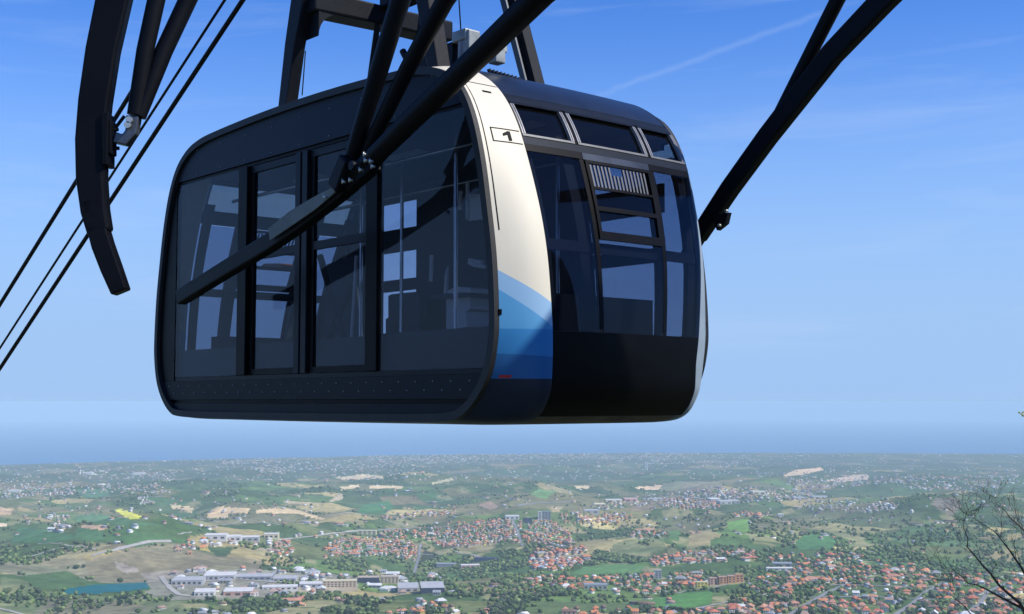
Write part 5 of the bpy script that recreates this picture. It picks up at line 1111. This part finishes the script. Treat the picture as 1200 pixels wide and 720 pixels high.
mb = MB(); mb.beam([pY(136, 162, YL), pY(147, 165, YL), pY(155, 156, YL), pY(157, 137, YL)], [.07, .075, .075, .085], .08, FX); lk = mb.build('link_arm', M_link, gc, .008)
mb = MB(); mb.tube([pY(133, 153, YL), pY(146, 136, YL)], .012, 8); mb.build('tie_rod', M_guide, gc)
for x, y in ((150, 147), (152, 141)):
    mb = MB(); c = pY(x, y, YL - .05); mb.tube([c, c - FX * .02], .022, 12); mb.build('bolt', M_bolt, lk)
mb = MB(); mb.tube([pY(210, -110, YL), pY(184, -4, YL), pY(170, 60, YL), pY(159, 135, YL)], [.064, .058, .056, .056], 16); mb.build('strut', M_guide, gc)
mb = MB(); mb.tube([pY(290, -140, YL + .1), pY(222, -4, YL + .1), pY(192, 60, YL + .05), pY(163, 137, YL)], [.066, .060, .058, .045], 16); mb.build('strut', M_guide, gc)
# unseen station block, shaped to cast the diagonal shadow on the corner band
st = empty('station_building', (9.5, -2, EYE - 14)); upd()
tag(st, 'concrete cable car station behind and right of the viewpoint with its steel portal beam', 'building')
M_conc = mat('station_concrete', (.16, .16, .155), .85, 0, .25, 1.5, .3, 12)
A_, B_ = Vector((5.165, 7.36)), Vector((7.7, -3.8)); off = Vector((9, -.9)); q4 = [A_, B_, B_ + off, A_ + off]
mb = MB(); mb.hexa([(p.x, p.y, EYE - 16) for p in q4] + [(p.x, p.y, EYE + 5.8) for p in q4]); mb.build('wall', M_conc, st)
cn_ = Vector(((A_.x + B_.x + off.x) / 2, (A_.y + B_.y + off.y) / 2))
mb = MB(); q5 = [p + (p - cn_).normalized() * .02 for p in q4]; mb.hexa([(p.x, p.y, EYE + 5.802) for p in q5] + [(p.x, p.y, EYE + 6.0) for p in q5]); mb.build('roof_slab', M_conc, st)
# ------------------------------------------------------------------ bare tree, lower right
M_bark = mat('bark', (.10, .068, .050), .85, 0, .4, 8, .4, 40)
M_bud = mat('spring_leaf', (.38, .42, .05), .6, 0, .3, 10)
YT = 9.5
tb_ = pY(1262, 860, YT); gz = EYE - 9.5
tree = empty('bare_tree', (tb_.x + .2, tb_.y, gz)); upd()
tag(tree, 'leafless tree with twiggy branches and a few yellow buds at the lower right edge', 'tree')
mb = MB(); mb.tube([(tb_.x + .2, tb_.y, gz), (tb_.x + .1, tb_.y, EYE - 6), tb_], [.16, .11, .07], 10); mb.build('trunk', M_bark, tree)
random.seed(5)
tips = []
def twig(mb, p, d, ln, r, depth):
    pts = [p]; rad = [r]; dd_ = d.copy(); n = 4
    for k in range(n):
        dd_ = (dd_ + Vector((random.uniform(-.28, .28), random.uniform(-.2, .2), random.uniform(-.16, .22)))).normalized()
        pts.append(pts[-1] + dd_ * ln / n); rad.append(max(.0009, r * (1 - .8 * (k + 1) / n)))
    mb.tube(pts, rad, 4, False)
    if depth == 0: tips.append(pts[-1]); return
    for k in range(2 + (depth > 1)):
        i = random.randint(1, n); s_ = random.choice((-1, 1))
        nd = (dd_ + Vector((random.uniform(-.9, .9), random.uniform(-.6, .6), random.uniform(-.5, .9)))).normalized()
        twig(mb, pts[i], nd, ln * random.uniform(.40, .62), rad[i] * .75, depth - 1)
mains = [([(1262, 860), (1225, 760), (1196, 708), (1160, 676), (1135, 640), (1128, 612), (1133, 598)], .017),
         ([(1262, 860), (1235, 770), (1200, 716), (1165, 694), (1135, 683), (1108, 664), (1095, 652)], .015),
         ([(1262, 860), (1240, 740), (1212, 690), (1188, 652), (1172, 630), (1150, 612), (1142, 606)], .016),
         ([(1262, 860), (1250, 720), (1215, 640), (1190, 612), (1172, 596), (1162, 580)], .014),
         ([(1262, 860), (1200, 790), (1150, 730), (1120, 702), (1105, 690)], .012),
         ([(1262, 860), (1252, 760), (1230, 690), (1204, 640), (1190, 600)], .012),
         ([(1262, 860), (1256, 700), (1225, 560), (1208, 500), (1196, 486)], .010)]
for i, (pl, r) in enumerate(mains):
    mb = MB(); pts = [pY(x, y, YT + (i - 3) * .12 * (k / len(pl))) for k, (x, y) in enumerate(pl)]
    pts = [p + Vector((0, 0, random.uniform(-.01, .01))) for p in pts]; n = len(pts)
    fine = []
    for k in range(n - 1):
        for s_ in (0, .34, .67): fine.append(pts[k].lerp(pts[k + 1], s_) + (Vector((random.uniform(-.012, .012), 0, random.uniform(-.012, .012))) if k > 0 else Vector()))
    fine.append(pts[-1]); m_ = len(fine)
    rad = [max(.0018, .018 * (1 - k / m_) ** 2.5 + r * .40 * (1 - k / m_)) for k in range(m_)]
    mb.tube(fine, rad, 6, False)
    if i < 6:
        for k in range(5, m_, 1):
            for s_ in range(1 if k % 2 else (2 if k > m_ * .6 else 1)):
                d = (fine[k] - fine[k - 1]).normalized(); d = (d * .5 + Vector((random.uniform(-1, .7), random.uniform(-.5, .5), random.uniform(-.5, .9)))).normalized()
                twig(mb, fine[k], d, random.uniform(.10, .20), rad[k] * .42, 2 if k > m_ * .45 else 1)
    mb.build('branch', M_bark, tree)
lf = MB()
def leafpt(c, s_):
    a = Vector((random.uniform(-1, 1), random.uniform(-1, 1), random.uniform(-1, 1))).normalized(); b = a.orthogonal().normalized(); n_ = a.cross(b)
    lf.add([c, c + a * s_ * .5 + b * s_ * .3 + n_ * s_ * .06, c + a * s_, c + a * s_ * .5 - b * s_ * .3 + n_ * s_ * .06], [(0, 1, 2, 3)])
for x, y, n in ((1164, 660, 5), (1170, 649, 3), (1172, 706, 4), (1186, 712, 4), (1190, 650, 3), (1192, 646, 3), (1187, 690, 2), (1120, 700, 2), (1195, 702, 3), (1155, 716, 3)):
    for k in range(n):
        leafpt(pY(x + random.uniform(-3, 3), y + random.uniform(-3, 3), YT), .022)
for k in range(9): leafpt(pY(1198 + random.uniform(-2, 3), 486 + random.uniform(-3, 3), YT + .36), .03)
tag(lf.build('leaf', M_bud, tree), kind='stuff')
# ------------------------------------------------------------------ haze
hb = MB(); R = 118000; zt = EYE + 8.5; zb = -1110
hb.hexa([(-R, -R, zb), (R, -R, zb), (R, R, zb), (-R, R, zb), (-R, -R, zt), (R, -R, zt), (R, R, zt), (-R, R, zt)])
hm = bpy.data.materials.new('haze'); hm.use_nodes = True; t = hm.node_tree; t.nodes.clear()
o_ = t.nodes.new('ShaderNodeOutputMaterial'); pvn = t.nodes.new('ShaderNodeVolumePrincipled'); pvn.inputs['Density'].default_value = HAZE_D
pvn.inputs['Color'].default_value = HAZE_C; pvn.inputs['Anisotropy'].default_value = HAZE_A; t.links.new(pvn.outputs[0], o_.inputs['Volume'])
ho = hb.build('haze', hm); tag(ho, 'pale blue haze over the plain', None, None, 'stuff')
